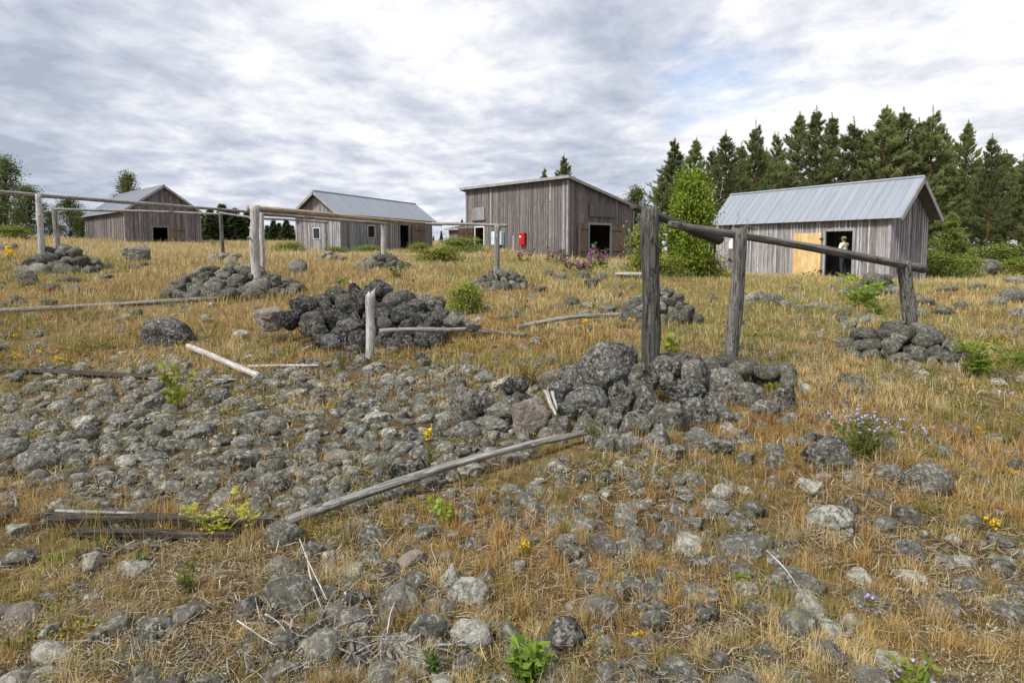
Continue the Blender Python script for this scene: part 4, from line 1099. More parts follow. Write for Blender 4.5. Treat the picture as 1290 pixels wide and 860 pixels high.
# ------------------------------------------------------------------ trees
def make_pine(H, seed, name, green=(.046, .066, .024), bare=.25, spread=.19, dense=1.0):
    g = np.random.default_rng(seed)
    r = empty(name, (0, 0, 0))
    mb = MB(); k = 14; t = np.linspace(0, 1, k)
    pts = np.stack([.12 * np.sin(t * 4 + seed), .1 * np.cos(t * 3 + seed), -.3 + (H + .2) * t], 1)
    tube(mb, pts, H * .014 * (1 - t) ** .8 + .015, 8, (1, 1, 1), .04, seed); mb.build('trunk', M['pine_bark'], r, True)
    fo = MB(); br = MB()
    z = H * bare
    while z < H * .985:
        f = (z - H * bare) / (H * (1 - bare))
        L = H * spread * (np.clip(f * 4 + .5, 0, 1) * (1 - f) ** .95 + .035)
        nb = g.integers(6, 10)
        for _ in range(nb):
            an = g.uniform(0, 6.283); l = L * g.uniform(.4, 1.5); pit = g.uniform(-.15, .3) + .7 * f
            i = int(np.clip(z / H * (k - 1), 0, k - 1)); b0 = np.array([pts[i, 0], pts[i, 1], z + g.uniform(-.12, .12)])
            d = np.array([math.cos(an) * math.cos(pit), math.sin(an) * math.cos(pit), math.sin(pit)])
            s = np.linspace(0, 1, 5)[:, None]; cv = .12
            cur = b0 + d * l * s + np.array([0, 0, 1]) * (l * cv * s ** 2)
            tube(br, cur, np.linspace(.022, .006, 5) * (H / 9), 4, (.8, .8, .8), cap=False)
            side = np.cross(d, (0, 0, 1)); ns = int(3 + l * 3.2 * dense)
            for q in g.uniform(.28, 1.0, ns) ** .8:
                c0 = b0 + d * l * q + np.array([0, 0, 1]) * (l * cv * q * q)
                sd = side * g.choice([-1, 1]) * g.uniform(.3, 1) + d * .8 + np.array([0, 0, g.uniform(.1, .6)]); sd /= np.linalg.norm(sd)
                sl = g.uniform(.25, .6) * l * (1.15 - q * .75) + .15
                nt = 9
                P = c0 + sd * (sl * np.linspace(.15, 1, nt))[:, None]
                shade = g.uniform(.6, 1.3)
                for rep in range(6):
                    nv = g.normal(0, .5, (nt, 3)) + sd * .8; nv /= np.linalg.norm(nv, axis=1)[:, None]
                    s_ = np.cross(nv, g.normal(0, 1, (nt, 3))); s_ /= np.linalg.norm(s_, axis=1)[:, None]
                    ln = g.uniform(.10, .26, nt)[:, None] * (H / 10) ** .4; wd = .016 * (H / 10) ** .4
                    V = np.stack([P - s_ * wd, P + s_ * wd, P + nv * ln], 1).reshape(-1, 3)
                    ii = np.arange(nt) * 3
                    fo.add(V, np.stack([ii, ii + 1, ii + 2], 1), np.repeat(np.array(green) * (shade * g.uniform(.8, 1.2, nt))[:, None], 3, 0))
        z += H * .046 * g.uniform(.75, 1.2) * (1 - .45 * f)
    for q in range(int(16 * dense)):      # upright leading shoots
        f = g.uniform(.72, 1.0); z0 = H * f; rr = H * spread * (1 - f) * g.uniform(.2, 1.3); an = g.uniform(0, 6.283); l = H * g.uniform(.03, .07) * (1.3 if f > .95 else 1)
        c0 = np.array([pts[-1, 0] + math.cos(an) * rr, pts[-1, 1] + math.sin(an) * rr, z0 - rr * .2]); nt = 14
        P = c0 + np.array([math.cos(an) * .15, math.sin(an) * .15, 1]) * (l * np.linspace(0, 1, nt))[:, None]
        for rep in range(6):
            nv = g.normal(0, .45, (nt, 3)) + [0, 0, .7]; nv /= np.linalg.norm(nv, axis=1)[:, None]
            s_ = np.cross(nv, g.normal(0, 1, (nt, 3))); s_ /= np.linalg.norm(s_, axis=1)[:, None]
            V = np.stack([P - s_ * .014, P + s_ * .014, P + nv * g.uniform(.08, .2, nt)[:, None]], 1).reshape(-1, 3); ii = np.arange(nt) * 3
            fo.add(V, np.stack([ii, ii + 1, ii + 2], 1), np.repeat(np.array(green) * g.uniform(.8, 1.3, (nt, 1)), 3, 0))
    fo.build('crown', M['needle'], r); br.build('branches', M['bark'], r)
    return r

def make_spruce(H, seed, name, green=(.020, .034, .016)):
    g = np.random.default_rng(seed); r = empty(name, (0, 0, 0))
    mb = MB(); t = np.linspace(0, 1, 6); tube(mb, np.stack([0 * t, 0 * t, -.3 + (H + .1) * t], 1), H * .013 * (1 - t) + .012, 7); mb.build('trunk', M['bark'], r)
    fo = MB(); z = H * .04
    while z < H * .99:
        f = z / H; L = H * .19 * (1 - f) ** .85 + .03
        for _ in range(int(7 + 8 * (1 - f))):
            an = g.uniform(0, 6.283); l = L * g.uniform(.6, 1.15); nt = int(8 + l * 14)
            d = np.array([math.cos(an), math.sin(an), -.22 + .6 * f * f]); q = g.uniform(.1, 1, nt)
            side = np.array([-math.sin(an), math.cos(an), 0])
            P = np.array([0, 0, z]) + d * l * q[:, None] + side * (g.normal(0, .16, nt) * l * (1.1 - q))[:, None]
            leaves(fo, P, .20 * (H / 9) ** .5, np.array(green) * g.uniform(.7, 1.4), g, -.15, 2.2, np.tile(d, (nt, 1)))
        z += H * .022 * g.uniform(.8, 1.2)
    fo.build('crown', M['needle'], r); return r

def make_broadleaf(H, Rr, seed, name, green, bark, nclump=60, nleaf=70, lsize=.10, base=.12, stems=1, shape=1.0, cl=.22):
    g = np.random.default_rng(seed); r = empty(name, (0, 0, 0))
    tk = MB(); br = MB(); fo = MB()
    tops = []
    for s in range(stems):
        a = g.uniform(0, 6.28); off = 0 if stems == 1 else Rr * .35
        t = np.linspace(0, 1, 9)
        pts = np.stack([math.cos(a) * off * (.15 + t), math.sin(a) * off * (.15 + t), -.25 + H * .92 * t], 1) + np.cumsum(g.normal(0, .012 * H, (9, 3)), 0) * [1, 1, 0]
        tube(tk, pts, (H * .012 / stems ** .3) * (1 - .85 * t) + .008, 7, (1, 1, 1), .05, seed + s); tops.append(pts)
    for c in range(nclump):
        pts = tops[g.integers(0, stems)]
        f = g.uniform(base, 1.0); prof = math.sin(math.pi * min(1, (f - base) / (1 - base) * .8 + .16)) ** .7 * (1 - .25 * f) * shape
        an = g.uniform(0, 6.283); q = g.uniform(.25, 1) ** .6
        i = min(8, int(f * 8)); c0 = pts[max(0, i - 1)]
        C = np.array([pts[i, 0] + math.cos(an) * Rr * prof * q, pts[i, 1] + math.sin(an) * Rr * prof * q, f * H])
        C[2] += q * .1 * H * g.uniform(-.3, 1)
        mid = (c0 + C) / 2 + [0, 0, .04 * H]
        tube(br, [c0, mid, C], [.006 * H * .5, .004 * H * .5, .004], 5, (.8, .8, .8), cap=False)
        m_ = int(nleaf * g.uniform(.5, 1.4)); rad = cl * Rr * g.uniform(.6, 1.3)
        P = C + g.normal(0, 1, (m_, 3)) * rad * [1, 1, .75]
        leaves(fo, P, lsize, np.array(green) * g.uniform(.7, 1.35), g, .0, 1.3)
    tk.build('trunk' if stems == 1 else 'stems', M[bark], r, True); br.build('branches', M['bark'], r); fo.build('crown', M['leaf'], r)
    return r

def place(proto, first, loc, rz, sc, label, group=None, cat='tree'):
    o = proto if first else copy_tree(proto)
    o.location = loc; o.rotation_euler = (0, 0, rz); o.scale = (sc, sc, sc)
    for k in ('label', 'category', 'group'):
        if k in o: del o[k]
    tag(o, label, cat, group)
    return o

used = set()
def plant_tree(key, proto, H0, px, top, Y, label, group=None, cat='tree', wide=1.0, rz=None):
    g0 = at(px, 300, Y); x = g0[0]; gz = float(G(x, Y)); zt = at(px, top, Y)[2]
    sc = max(.05, (zt - gz) / H0)
    o = place(proto, key not in used, (x, Y, gz), rng.uniform(0, 6.28) if rz is None else rz, sc, label, group, cat)
    o.scale = (sc * wide, sc * wide, sc)
    used.add(key); return o

PINES = [make_pine(10, 200 + i, 'pine_tree', green=[(.25, .295, .12), (.22, .27, .11), (.27, .30, .125), (.205, .25, .105), (.25, .28, .112)][i], bare=[.12, .2, .3, .16, .24][i], spread=[.22, .19, .20, .23, .18][i]) for i in range(5)]
GP = 'pines standing behind the plywood-door shed'
LP = 'tall green pine in the row behind the plywood-door shed'
row = [(832, 222, 47), (846, 180, 49), (872, 181, 46), (910, 173, 44), (930, 186, 49), (948, 160, 46), (975, 172, 50), (1000, 150, 47), (1023, 143, 45), (1042, 152, 48), (1072, 157, 46), (1090, 168, 50), (1106, 142, 45), (1119, 150, 50), (1134, 145, 46), (1167, 143, 45), (1185, 168, 50), (1210, 160, 44), (1242, 177, 42), (1259, 195, 46), (1288, 208, 42), (1312, 190, 44), (1345, 200, 46), (895, 192, 52), (1150, 158, 52)]
for i, (px, top, Y) in enumerate(row):
    if i == 0: lab, gr = 'lowest pine at the left end of the row, beside the barn gap', None
    elif px == 1288: lab, gr = 'pine cut by the right edge of the picture', None
    else: lab, gr = LP, GP
    plant_tree('pine%d' % (i % 5), PINES[i % 5], 10, px, top, Y, lab, gr, wide=rng.uniform(.78, 1.18))
for i in range(30):      # second row, seen between the first trunks
    px = 850 + i * 17.5 + rng.normal(0, 5); 
    plant_tree('pine%d' % (i % 5), PINES[i % 5], 10, px, rng.uniform(190, 232), rng.uniform(54, 66), 'darker pine farther back between the trunks of the front row', 'pines farther back behind the front row', wide=1.35)
# understorey young pines by the forest edge
for i, (px, top, Y) in enumerate([(1175, 300, 33), (1215, 298, 37), (1232, 308, 38), (1258, 296, 39), (1278, 312, 34), (1295, 300, 33)]):
    plant_tree('pine%d' % (i % 5), PINES[(i) % 5], 10, px, top, Y, 'low young pine at the foot of the forest edge', 'low young pines at the forest edge', wide=2.0)
yp = make_pine(4, 300, 'young_pine', green=(.30, .36, .105), bare=.04, spread=.3, dense=1.5)
plant_tree('yp', yp, 4, 1197, 273, 30, 'bright green young pine right of the plywood-door shed')
# pines behind the barn
plant_tree('pine0', PINES[0], 10, 709, 199, 60, 'pine top showing above the barn roof', wide=1.0)
plant_tree('pine1', PINES[1], 10, 686, 214, 62, 'small pine tip left of the taller pine above the barn roof', wide=.8)
# spruces
SPR = [make_spruce(9, 400 + i, 'spruce_tree', green=[(.075, .105, .045), (.085, .115, .045)][i]) for i in range(2)]
for i, px in enumerate([258, 266, 273, 281, 289, 297, 304, 312, 337, 345, 352, 361, 368]):
    top = [268, 264, 270, 258, 266, 263, 272, 268, 284, 278, 281, 276, 284][i]
    a_ = px < 330
    plant_tree('spr%d' % (i % 2), SPR[i % 2], 9, px, top, rng.uniform(66, 74), 'dark spruce in the group right of the brown shed' if a_ else 'dark spruce beyond the gable of the long shed',
               'dark spruces right of the brown shed' if a_ else 'dark spruces beyond the gable of the long shed', wide=1.9)
plant_tree('spr0', SPR[0], 9, 556, 291, 66, 'small lone spruce in the gap right of the long shed', wide=1.1)
plant_tree('spr1', SPR[1], 9, 546, 297, 68, 'lower spruce touching the lone one right of the long shed', wide=1.2)
plant_tree('spr0', SPR[0], 9, 582, 277, 64, 'spruce tip showing left of the barn above the low outbuilding', wide=.9)
# broadleaves
bir = make_broadleaf(9, 2.1, 501, 'birch_tree', (.12, .15, .04), 'birch_bark', 120, 80, .14, .1, 1, 1.0, .2)
plant_tree('bir', bir, 9, 12, 203, 52, 'tall birch at the far left edge, its top thin against the sky')
plant_tree('bir', bir, 9, 38, 238, 50, 'round dense birch right of the tall one at the far left', wide=1.5)
plant_tree('bir', bir, 9, -14, 240, 52, 'birch cut by the left edge of the picture', wide=1.5)
plant_tree('bir', bir, 9, 62, 268, 56, 'small birch partly behind the grey post at far left', wide=1.3)
plant_tree('bir', bir, 9, 88, 252, 60, 'birch between the grey post and the brown shed', wide=1.5)
plant_tree('bir', bir, 9, 104, 270, 60, 'low birch touching the left wall of the brown shed', wide=1.5)
plant_tree('bir', bir, 9, 165, 222, 66, 'birch top rising behind the roof of the brown shed', wide=.9)
plant_tree('bir', bir, 9, 803, 240, 56, 'slender birch seen between the barn and the bright green tree', wide=1.1)
plant_tree('bir', bir, 9, 815, 275, 46, 'low birch in the gap beside the barn corner', wide=1.3)
asp = make_broadleaf(5, 1.65, 502, 'bright_tree', (.17, .23, .03), 'bark', 210, 90, .125, .03, 3, 1.0, .2)
plant_tree('asp', asp, 5, 868, 224, 21, 'bright yellow-green bushy tree between the barn and the plywood-door shed', wide=.68)
dead = empty('dead_birch', (0, 0, 0)); mb = MB(); g = np.random.default_rng(77)
def limb(p, d, l, r, dep):
    q = p + d * l; m_ = (p + q) / 2 + g.normal(0, l * .05, 3); tube(mb, [p, m_, q], [r, r * .8, r * .55], 5, (1, 1, 1), cap=False)
    if dep:
        for k in range(3):
            d2 = d + g.normal(0, .45, 3) + [0, 0, .15]; limb(p + (q - p) * g.uniform(.4, 1), d2 / np.linalg.norm(d2), l * .62, r * .5, dep - 1)
limb(np.array([0, 0, -.2]), np.array([.05, 0, 1.]), 2.6, .05, 4); mb.build('branches', M['birch_bark'], dead)
p = at(900, 300, 25); dead.location = (p[0], 25, float(G(p[0], 25))); dead.scale = (1.0, 1.0, .92); tag(dead, 'leafless pale tree standing behind the bright green one', 'dead tree')

# ------------------------------------------------------------------ bushes and small plants
bsh = make_broadleaf(1.2, .75, 503, 'bush', (.19, .225, .04), 'bark', 60, 56, .07, .02, 4, 1.1, .25)
bsh2 = make_broadleaf(1.2, .75, 504, 'bush', (.18, .235, .05), 'bark', 60, 60, .07, .02, 4, 1.1, .25)
def bush(k, px, py, h, label, wide=1.0, Y=None, group=None):
    pr_ = {'a': bsh, 'b': bsh2}[k]
    p = hit(px, py) if Y is None else at(px, py, Y)
    p[2] = float(G(p[0], p[1])) - .03
    sc = h * p[1] / F / 1.2
    o = place(pr_, k not in used, p, rng.uniform(0, 6.28), sc, label, group, 'bush'); o.scale = (sc * wide, sc * wide, sc); used.add(k)
bush('a', 586, 393, 36, 'bright green bush at the right end of the black heap', .95)
bush('a', 12, 300, 16, 'yellow-green bush below the birches at the far left', 2.2, 40)
bush('b', 362, 321, 15, 'low dark green bush left of the long shed', 2.2)
bush('a', 553, 331, 18, 'yellowish low bush right of the long shed door', 2.2)
bush('b', 585, 318, 18, 'green bush below the barn side door', 2.4)
bush('b', 1190, 335, 34, 'green bush at the right corner of the plywood-door shed', 1.2, 26)
bush('a', 1213, 338, 26, 'yellow-green bush left of the large dark boulder', 1.3, 27)
bush('b', 1262, 336, 30, 'dark bush behind the large dark boulder', 1.5, 33)
bush('a', 1290, 335, 22, 'yellow-green bush cut by the right edge', 1.6, 28)
bush('a', 812, 350, 60, 'bright narrow bush against the left of the thick dark post', .55, 20.5)
bush('a', 840, 352, 26, 'low bush under the bright yellow-green tree', 1.4, 20)
bush('a', 890, 352, 28, 'low bush beneath the bright tree, next to the shed wall', 1.2, 21)
bush('b', 1284, 468, 26, 'dark green bush at the right edge beside the low heap', .9)
bush('a', 530, 330, 12, 'small yellow bush under the long shed door', 2.0, 36)
bush('b', 420, 322, 10, 'tuft of green along the wall of the long shed', 3.0, 36.8)
bush('b', 470, 324, 10, 'green weeds along the long shed wall under the second window', 3.2, 38.5)

def stemmed(name, px, py, hpx, n, leafc, lsize, label, flower=None, fsize=.02, nf=6, spread=.35, cat='plant', Y=None, lpn=9, pinnate=False, seed=0, leaf_el=1.5, group=None, ftop=.25):
    """plant of several stems with leaves, and blossoms near the top"""
    g = np.random.default_rng(seed + int(px * 3 + py)); p = hit(px, py) if Y is None else at(px, py, Y)
    p[2] = float(G(p[0], p[1])) - .01
    H = hpx * p[1] / F
    r = empty(name, p); tag(r, label, cat, group)
    sm = MB(); lf = MB(); fl = MB()
    for i in range(n):
        a = g.uniform(0, 6.28); sp = H * spread * g.uniform(.1, 1); h = H * g.uniform(.65, 1.0)
        t = np.linspace(0, 1, 5); b0 = np.array([math.cos(a), math.sin(a), 0]) * sp * .25
        pts = b0 + np.stack([math.cos(a) * sp * t ** 1.5, math.sin(a) * sp * t ** 1.5, h * t], 1)
        tube(sm, pts, np.linspace(.006, .002, 5) * (H / .4) ** .5, 4, (1, 1, 1), cap=False)
        if lsize:
            for k in range(lpn):
                q = g.uniform(.12, 1.0); c = np.array([np.interp(q, t, pts[:, j]) for j in range(3)])
                an = g.uniform(0, 6.28); d = np.array([math.cos(an), math.sin(an), .35])
                cl = np.array(leafc) * g.uniform(.75, 1.3)
                if pinnate:
                    l = lsize * 3.2; s_ = np.array([-math.sin(an), math.cos(an), 0])
                    m_ = 6; w_ = np.repeat(np.linspace(.2, 1, m_), 2); sg = np.tile([1, -1], m_)
                    P = c + d * l * w_[:, None]; D = d * .4 + s_ * sg[:, None]
                    leaves(lf, P, lsize * .75 * (1.1 - w_ * .4), np.tile(cl, (2 * m_, 1)), g, .05, 1.7, D * 2.5)
                    tube(sm, [c, c + d * l], .0015, 3, (1.3, 1.3, .8), cap=False)
                else:
                    leaves(lf, [c], lsize, cl[None], g, .1, leaf_el, d[None])
        if flower:
            P = []
            for k in range(nf):
                q = 1 - ftop * g.random(); c = np.array([np.interp(q, t, pts[:, j]) for j in range(3)]); P.append(c + g.normal(0, fsize * .8, 3))
            P = np.repeat(np.array(P), 5, 0)
            leaves(fl, P, fsize, np.array(flower), g, .3, 1.0)
    col = np.array(leafc) * .8
    if 'stem' + str(leafc) not in M: M['stem' + str(leafc)] = plain_mat('stem_green', tuple(np.clip(col, 0, 1)), .7, 0, .2)
    sm.build('stem', M['stem' + str(leafc)], r)
    if lf.n: lf.build('foliage', M['leaf'], r)
    if fl.n: fl.build('blossom', M['petal'], r)
    return r
YG = (.24, .30, .03); GR = (.10, .17, .028); DG = (.07, .115, .03); OL = (.15, .16, .04)
LI = (.50, .45, .82); PU = (.52, .13, .54); YE = (.80, .58, .02)
stemmed('sapling', 216, 514, 62, 4, YG, .058, 'yellow-green sapling growing from the stone field', spread=.5, lpn=12)
stemmed('sapling', 560, 662, 46, 4, YG, .040, 'yellow-green aspen sprout below the long bleached log', spread=.5, lpn=9, leaf_el=1.2)
stemmed('fern', 275, 672, 46, 5, (.42, .42, .06), .021, 'pale yellow fern over the rotting log', spread=.9, lpn=5, pinnate=True)
stemmed('fern', 300, 668, 30, 4, (.42, .42, .06), .019, 'smaller yellow fern beside the pale one on the rotting log', spread=1.0, lpn=4, pinnate=True, seed=4)
stemmed('rowan_seedling', 1232, 476, 56, 12, (.20, .27, .04), .042, 'green rowan seedling at the right of the low heap', spread=.65, lpn=7, pinnate=True)
stemmed('rowan_seedling', 1082, 388, 42, 11, (.20, .28, .04), .065, 'bright green rowan seedlings before the open shed door', spread=.9, lpn=7, pinnate=True)
stemmed('rowan_seedling', 1105, 402, 30, 6, (.17, .22, .04), .04, 'smaller rowan seedling left of the stout short post', spread=.6, lpn=6, pinnate=True, seed=3)
stemmed('green_plant', 665, 862, 48, 16, (.13, .20, .028), .026, 'lush green feathery plant at the bottom, centre', spread=.5, lpn=16, leaf_el=2.2)
stemmed('green_plant', 1150, 876, 50, 7, (.15, .20, .03), .016, 'thin green plant with lilac bells at the bottom right', spread=.6, lpn=10, leaf_el=3, flower=LI, fsize=.012, nf=1, ftop=.05)
stemmed('green_plant', 545, 850, 30, 8, DG, .016, 'dull green weeds under the pale cream stone', spread=.6, lpn=9, leaf_el=2.4)
stemmed('green_plant', 848, 455, 40, 8, (.22, .29, .035), .05, 'bright green sprout just right of the thick dark post', spread=.5, lpn=9)
stemmed('green_plant', 948, 431, 18, 7, (.15, .20, .03), .035, 'small green sprout right of the leaning grey post', spread=.9, lpn=8)
stemmed('green_plant', 885, 560 - 62, 10, 4, GR, .02, 'bit of green on top of the big heap', Y=5.8)
stemmed('green_plant', 975, 497, 20, 10, (.17, .21, .03), .03, 'yellow-green moss plant at the right end of the big heap', spread=1.0, lpn=8)
stemmed('green_plant', 748, 566, 34, 7, (.12, .15, .03), .012, 'thin green herb at the foot of the flat-faced pinkish stone', spread=.35, lpn=14, leaf_el=3, Y=4.6)
stemmed('green_plant', 70, 712, 24, 6, (.13, .19, .03), .022, 'green tuft in dry grass left of the pale stones', spread=.8, lpn=9)
stemmed('green_plant', 170, 720, 26, 4, GR, .02, 'green sprig in front of the rounded pale stone', spread=.7, lpn=9, seed=2)
stemmed('green_plant', 235, 745, 46, 4, OL, .014, 'slender olive herb below the rotting log', spread=.4, lpn=12, leaf_el=3)
stemmed('green_plant', 22, 820, 22, 5, GR, .02, 'green tuft at the bottom left corner', spread=.9, lpn=9)
stemmed('green_plant', 1013, 545, 12, 8, (.24, .25, .03), .02, 'yellow moss cushion on the right foot of the big heap', spread=1.6, lpn=8)
stemmed('green_plant', 930, 735, 14, 6, (.22, .24, .04), .016, 'pale green moss tuft between stones, lower right', spread=1.6, lpn=8)
stemmed('green_plant', 500, 352, 24, 7, GR, .06, 'green weeds just behind the black heap', spread=.6, lpn=10)
stemmed('green_plant', 433, 362, 14, 7, GR, .05, 'low green weeds behind the left of the black heap', spread=1.0, lpn=8)
stemmed('green_plant', 1020, 352, 14, 8, (.20, .22, .04), .06, 'yellow-green weeds under the raw plywood door', spread=1.2, lpn=9)
stemmed('green_plant', 660, 394, 26, 4, OL, .03, 'olive weed right of the bright bush', spread=.5, lpn=9)
# flowers
stemmed('harebell_clump', 1085, 578, 66, 46, (.16, .19, .04), .012, 'big clump of lilac harebells right of the big heap', LI, .011, 2, .55, 'flowers', lpn=12, leaf_el=4, ftop=.06)
stemmed('harebell_clump', 665, 486, 40, 20, (.19, .18, .05), .014, 'lilac harebells left of the largest top stone', LI, .011, 2, .55, 'flowers', lpn=7, leaf_el=4, ftop=.08)
stemmed('harebell_clump', 432, 466, 48, 9, (.22, .20, .05), .014, 'small violet flowers at the left foot of the black heap', (.38, .32, .70), .016, 3, .3, 'flowers', lpn=8, leaf_el=4, ftop=.12)
stemmed('harebell_clump', 1160, 560, 28, 8, OL, .01, 'a few lilac bells right of the big lilac clump', LI, .016, 1, .9, 'flowers', lpn=4, leaf_el=4, ftop=.03)
stemmed('harebell_clump', 1265, 512, 22, 6, OL, .012, 'few lilac bells near the right edge in dry grass', LI, .018, 1, .9, 'flowers', lpn=4, leaf_el=4, ftop=.03)
stemmed('harebell_clump', 1105, 770, 24, 4, OL, .008, 'three lilac bells low in the grass, lower right', LI, .012, 1, .8, 'flowers', lpn=4, leaf_el=4, ftop=.03)
stemmed('goldenrod', 541, 605, 92, 2, (.10, .12, .03), .02, 'single tall yellow flower stem in the stone field', YE, .014, 14, .06, 'flower', lpn=14, leaf_el=2.5, ftop=.2)
stemmed('goldenrod', 12, 330, 26, 4, OL, .03, 'yellow flower spike at the left edge by the far left heap', YE, .05, 9, .15, 'flower', lpn=5, ftop=.6)
stemmed('goldenrod', 658, 704, 26, 2, OL, .012, 'short yellow flower below the aspen sprout', YE, .014, 6, .2, 'flower', lpn=8, leaf_el=2.5, ftop=.1)
stemmed('goldenrod', 735, 420, 20, 3, OL, .02, 'yellow flowers behind the pale grey pole', YE, .022, 6, .2, 'flower', lpn=6, ftop=.3, Y=9.5)
for i, (px, py) in enumerate([(47, 450), (75, 460), (15, 430), (1232, 548), (1250, 664), (805, 812), (1275, 600), (20, 455), (795, 470 - 60)]):
    stemmed('hawkweed', px, py, 12, 2, OL, .012, 'small yellow hawkweed bloom dotted in the dry grass', YE, .016, 5, .3, 'flower', lpn=3, ftop=.1, group='yellow hawkweeds dotted in the grass')
FWL = ['purple fireweed spike by the barn corner', 'purple fireweed before the barn doors']
for i, (px, py, h) in enumerate([(657, 331, 14), (667, 332, 22), (691, 334, 20), (700, 337, 24), (706, 338, 22), (713, 338, 20), (742, 340, 24), (748, 342, 30), (752, 341, 26), (757, 341, 28), (738, 346, 18), (730, 346, 16), (718, 345, 16), (763, 342, 26)]):
    k = 0 if px < 720 else 1
    stemmed('fireweed', px, py, h * 1.2, 4, (.12, .15, .04), .08, FWL[k], PU, .034, 10, .28, 'flower', lpn=7, leaf_el=3, ftop=.45, group=['fireweeds along the barn corner', 'fireweeds before the barn doors'][k])

# dry twigs and dead branches
def twigs(px, py, n, length, label, seed, mat='white_wood', r=.004):
    g = np.random.default_rng(seed); p = hit(px, py)
    for i in range(n):
        e_ = MB()
        b = p + np.array([g.normal(0, .12), g.normal(0, .08), 0]); b[2] = float(G(b[0], b[1])) + g.uniform(.005, .04)
        a = g.uniform(0, 6.28); l = length * g.uniform(.3, 1.0)
        d = np.array([math.cos(a), math.sin(a), g.uniform(.0, .35)]); t = np.linspace(0, 1, 6)[:, None]
        sd_ = np.array([-math.sin(a), math.cos(a), 0])
        c = d * l * t + sd_ * (np.sin(t * 3) * l * g.normal(0, .15)) - np.array([0, 0, 1]) * l * .25 * t ** 2 + g.normal(0, l * .025, (6, 3))
        rr = r * g.uniform(.4, 1.4)
        tube(e_, c, np.linspace(rr, rr * .4, 6), 6, np.ones(3) * g.uniform(.45, .9), .12, i)
        for q in range(g.integers(0, 3)):
            k = g.integers(1, 5); d2 = d * .8 + g.normal(0, .5, 3); tube(e_, [c[k], c[k] + d2 * l * .2, c[k] + d2 * l * .35 + g.normal(0, l * .04, 3)], [rr * .6, rr * .4, rr * .2], 5, np.ones(3) * g.uniform(.45, .9))
        o = e_.build('dead_branch', M[mat], smooth=True); o.location = b; tag(o, label, 'dead branch', 'dead branches: ' + label)
twigs(480, 822, 26, .26, 'pale dead twig in the bundle left of the blue-grey stone', 1, r=.007)
twigs(400, 800, 26, .34, 'dead branch in the tangle before the dark green-grey block', 2, r=.005)
twigs(165, 690, 24, .25, 'gnarled grey root in front of the rotting log', 3, 'grey_log', .009)
twigs(330, 815, 18, .4, 'thin dry stem beside the tangle of dead branches', 4, r=.003)
for i, (a, b) in enumerate([((378, 700), (412, 772)), ((388, 720), (405, 782)), ((300, 808), (348, 832)), ((505, 770), (488, 815)), ((965, 716), (1008, 762)), ((335, 800), (360, 812))]):
    p = hit(*a); q = hit(*b); p[2] += .09; q[2] += .06
    log('dead_branch', p, q, .004, .0025, 'white_wood', ['thin bent pale twig across the dark green-grey block', 'second thin twig crossing the dark green-grey block', 'pale stick lying at the lower left', 'wiry twig standing over the bundle of dead twigs', 'thin stick lying across the broad grey stone', 'short twig by the pale stick at the lower left'][i], 'twig', seed=60 + i, bend=.05, n=6, seg=8)

# ------------------------------------------------------------------ the person in the doorway
def skin_obj(name, verts, edges, mat, parent, sub=2):
    me = bpy.data.meshes.new(name); me.from_pydata([v[:3] for v in verts], edges, []); me.update()
    o = bpy.data.objects.new(name, me); COL.objects.link(o); o.parent = parent
    o.modifiers.new('skin', 'SKIN')
    if not me.skin_vertices:
        me.attributes.new  # layer made below
    sk = me.skin_vertices[0].data if me.skin_vertices else None
    if sk is None:
        bpy.context.view_layer.objects.active = o; o.select_set(True); bpy.ops.mesh.customdata_skin_add(); sk = me.skin_vertices[0].data; o.select_set(False)
    for i, v in enumerate(verts):
        r = v[3]; sk[i].radius = (r, r) if np.isscalar(r) else r
    sk[0].use_root = True
    s = o.modifiers.new('sub', 'SUBSURF'); s.levels = sub; s.render_levels = sub
    me.materials.append(M[mat])
    for p_ in me.polygons: p_.use_smooth = True
    o.modifiers['skin'].use_smooth_shade = True
    return o

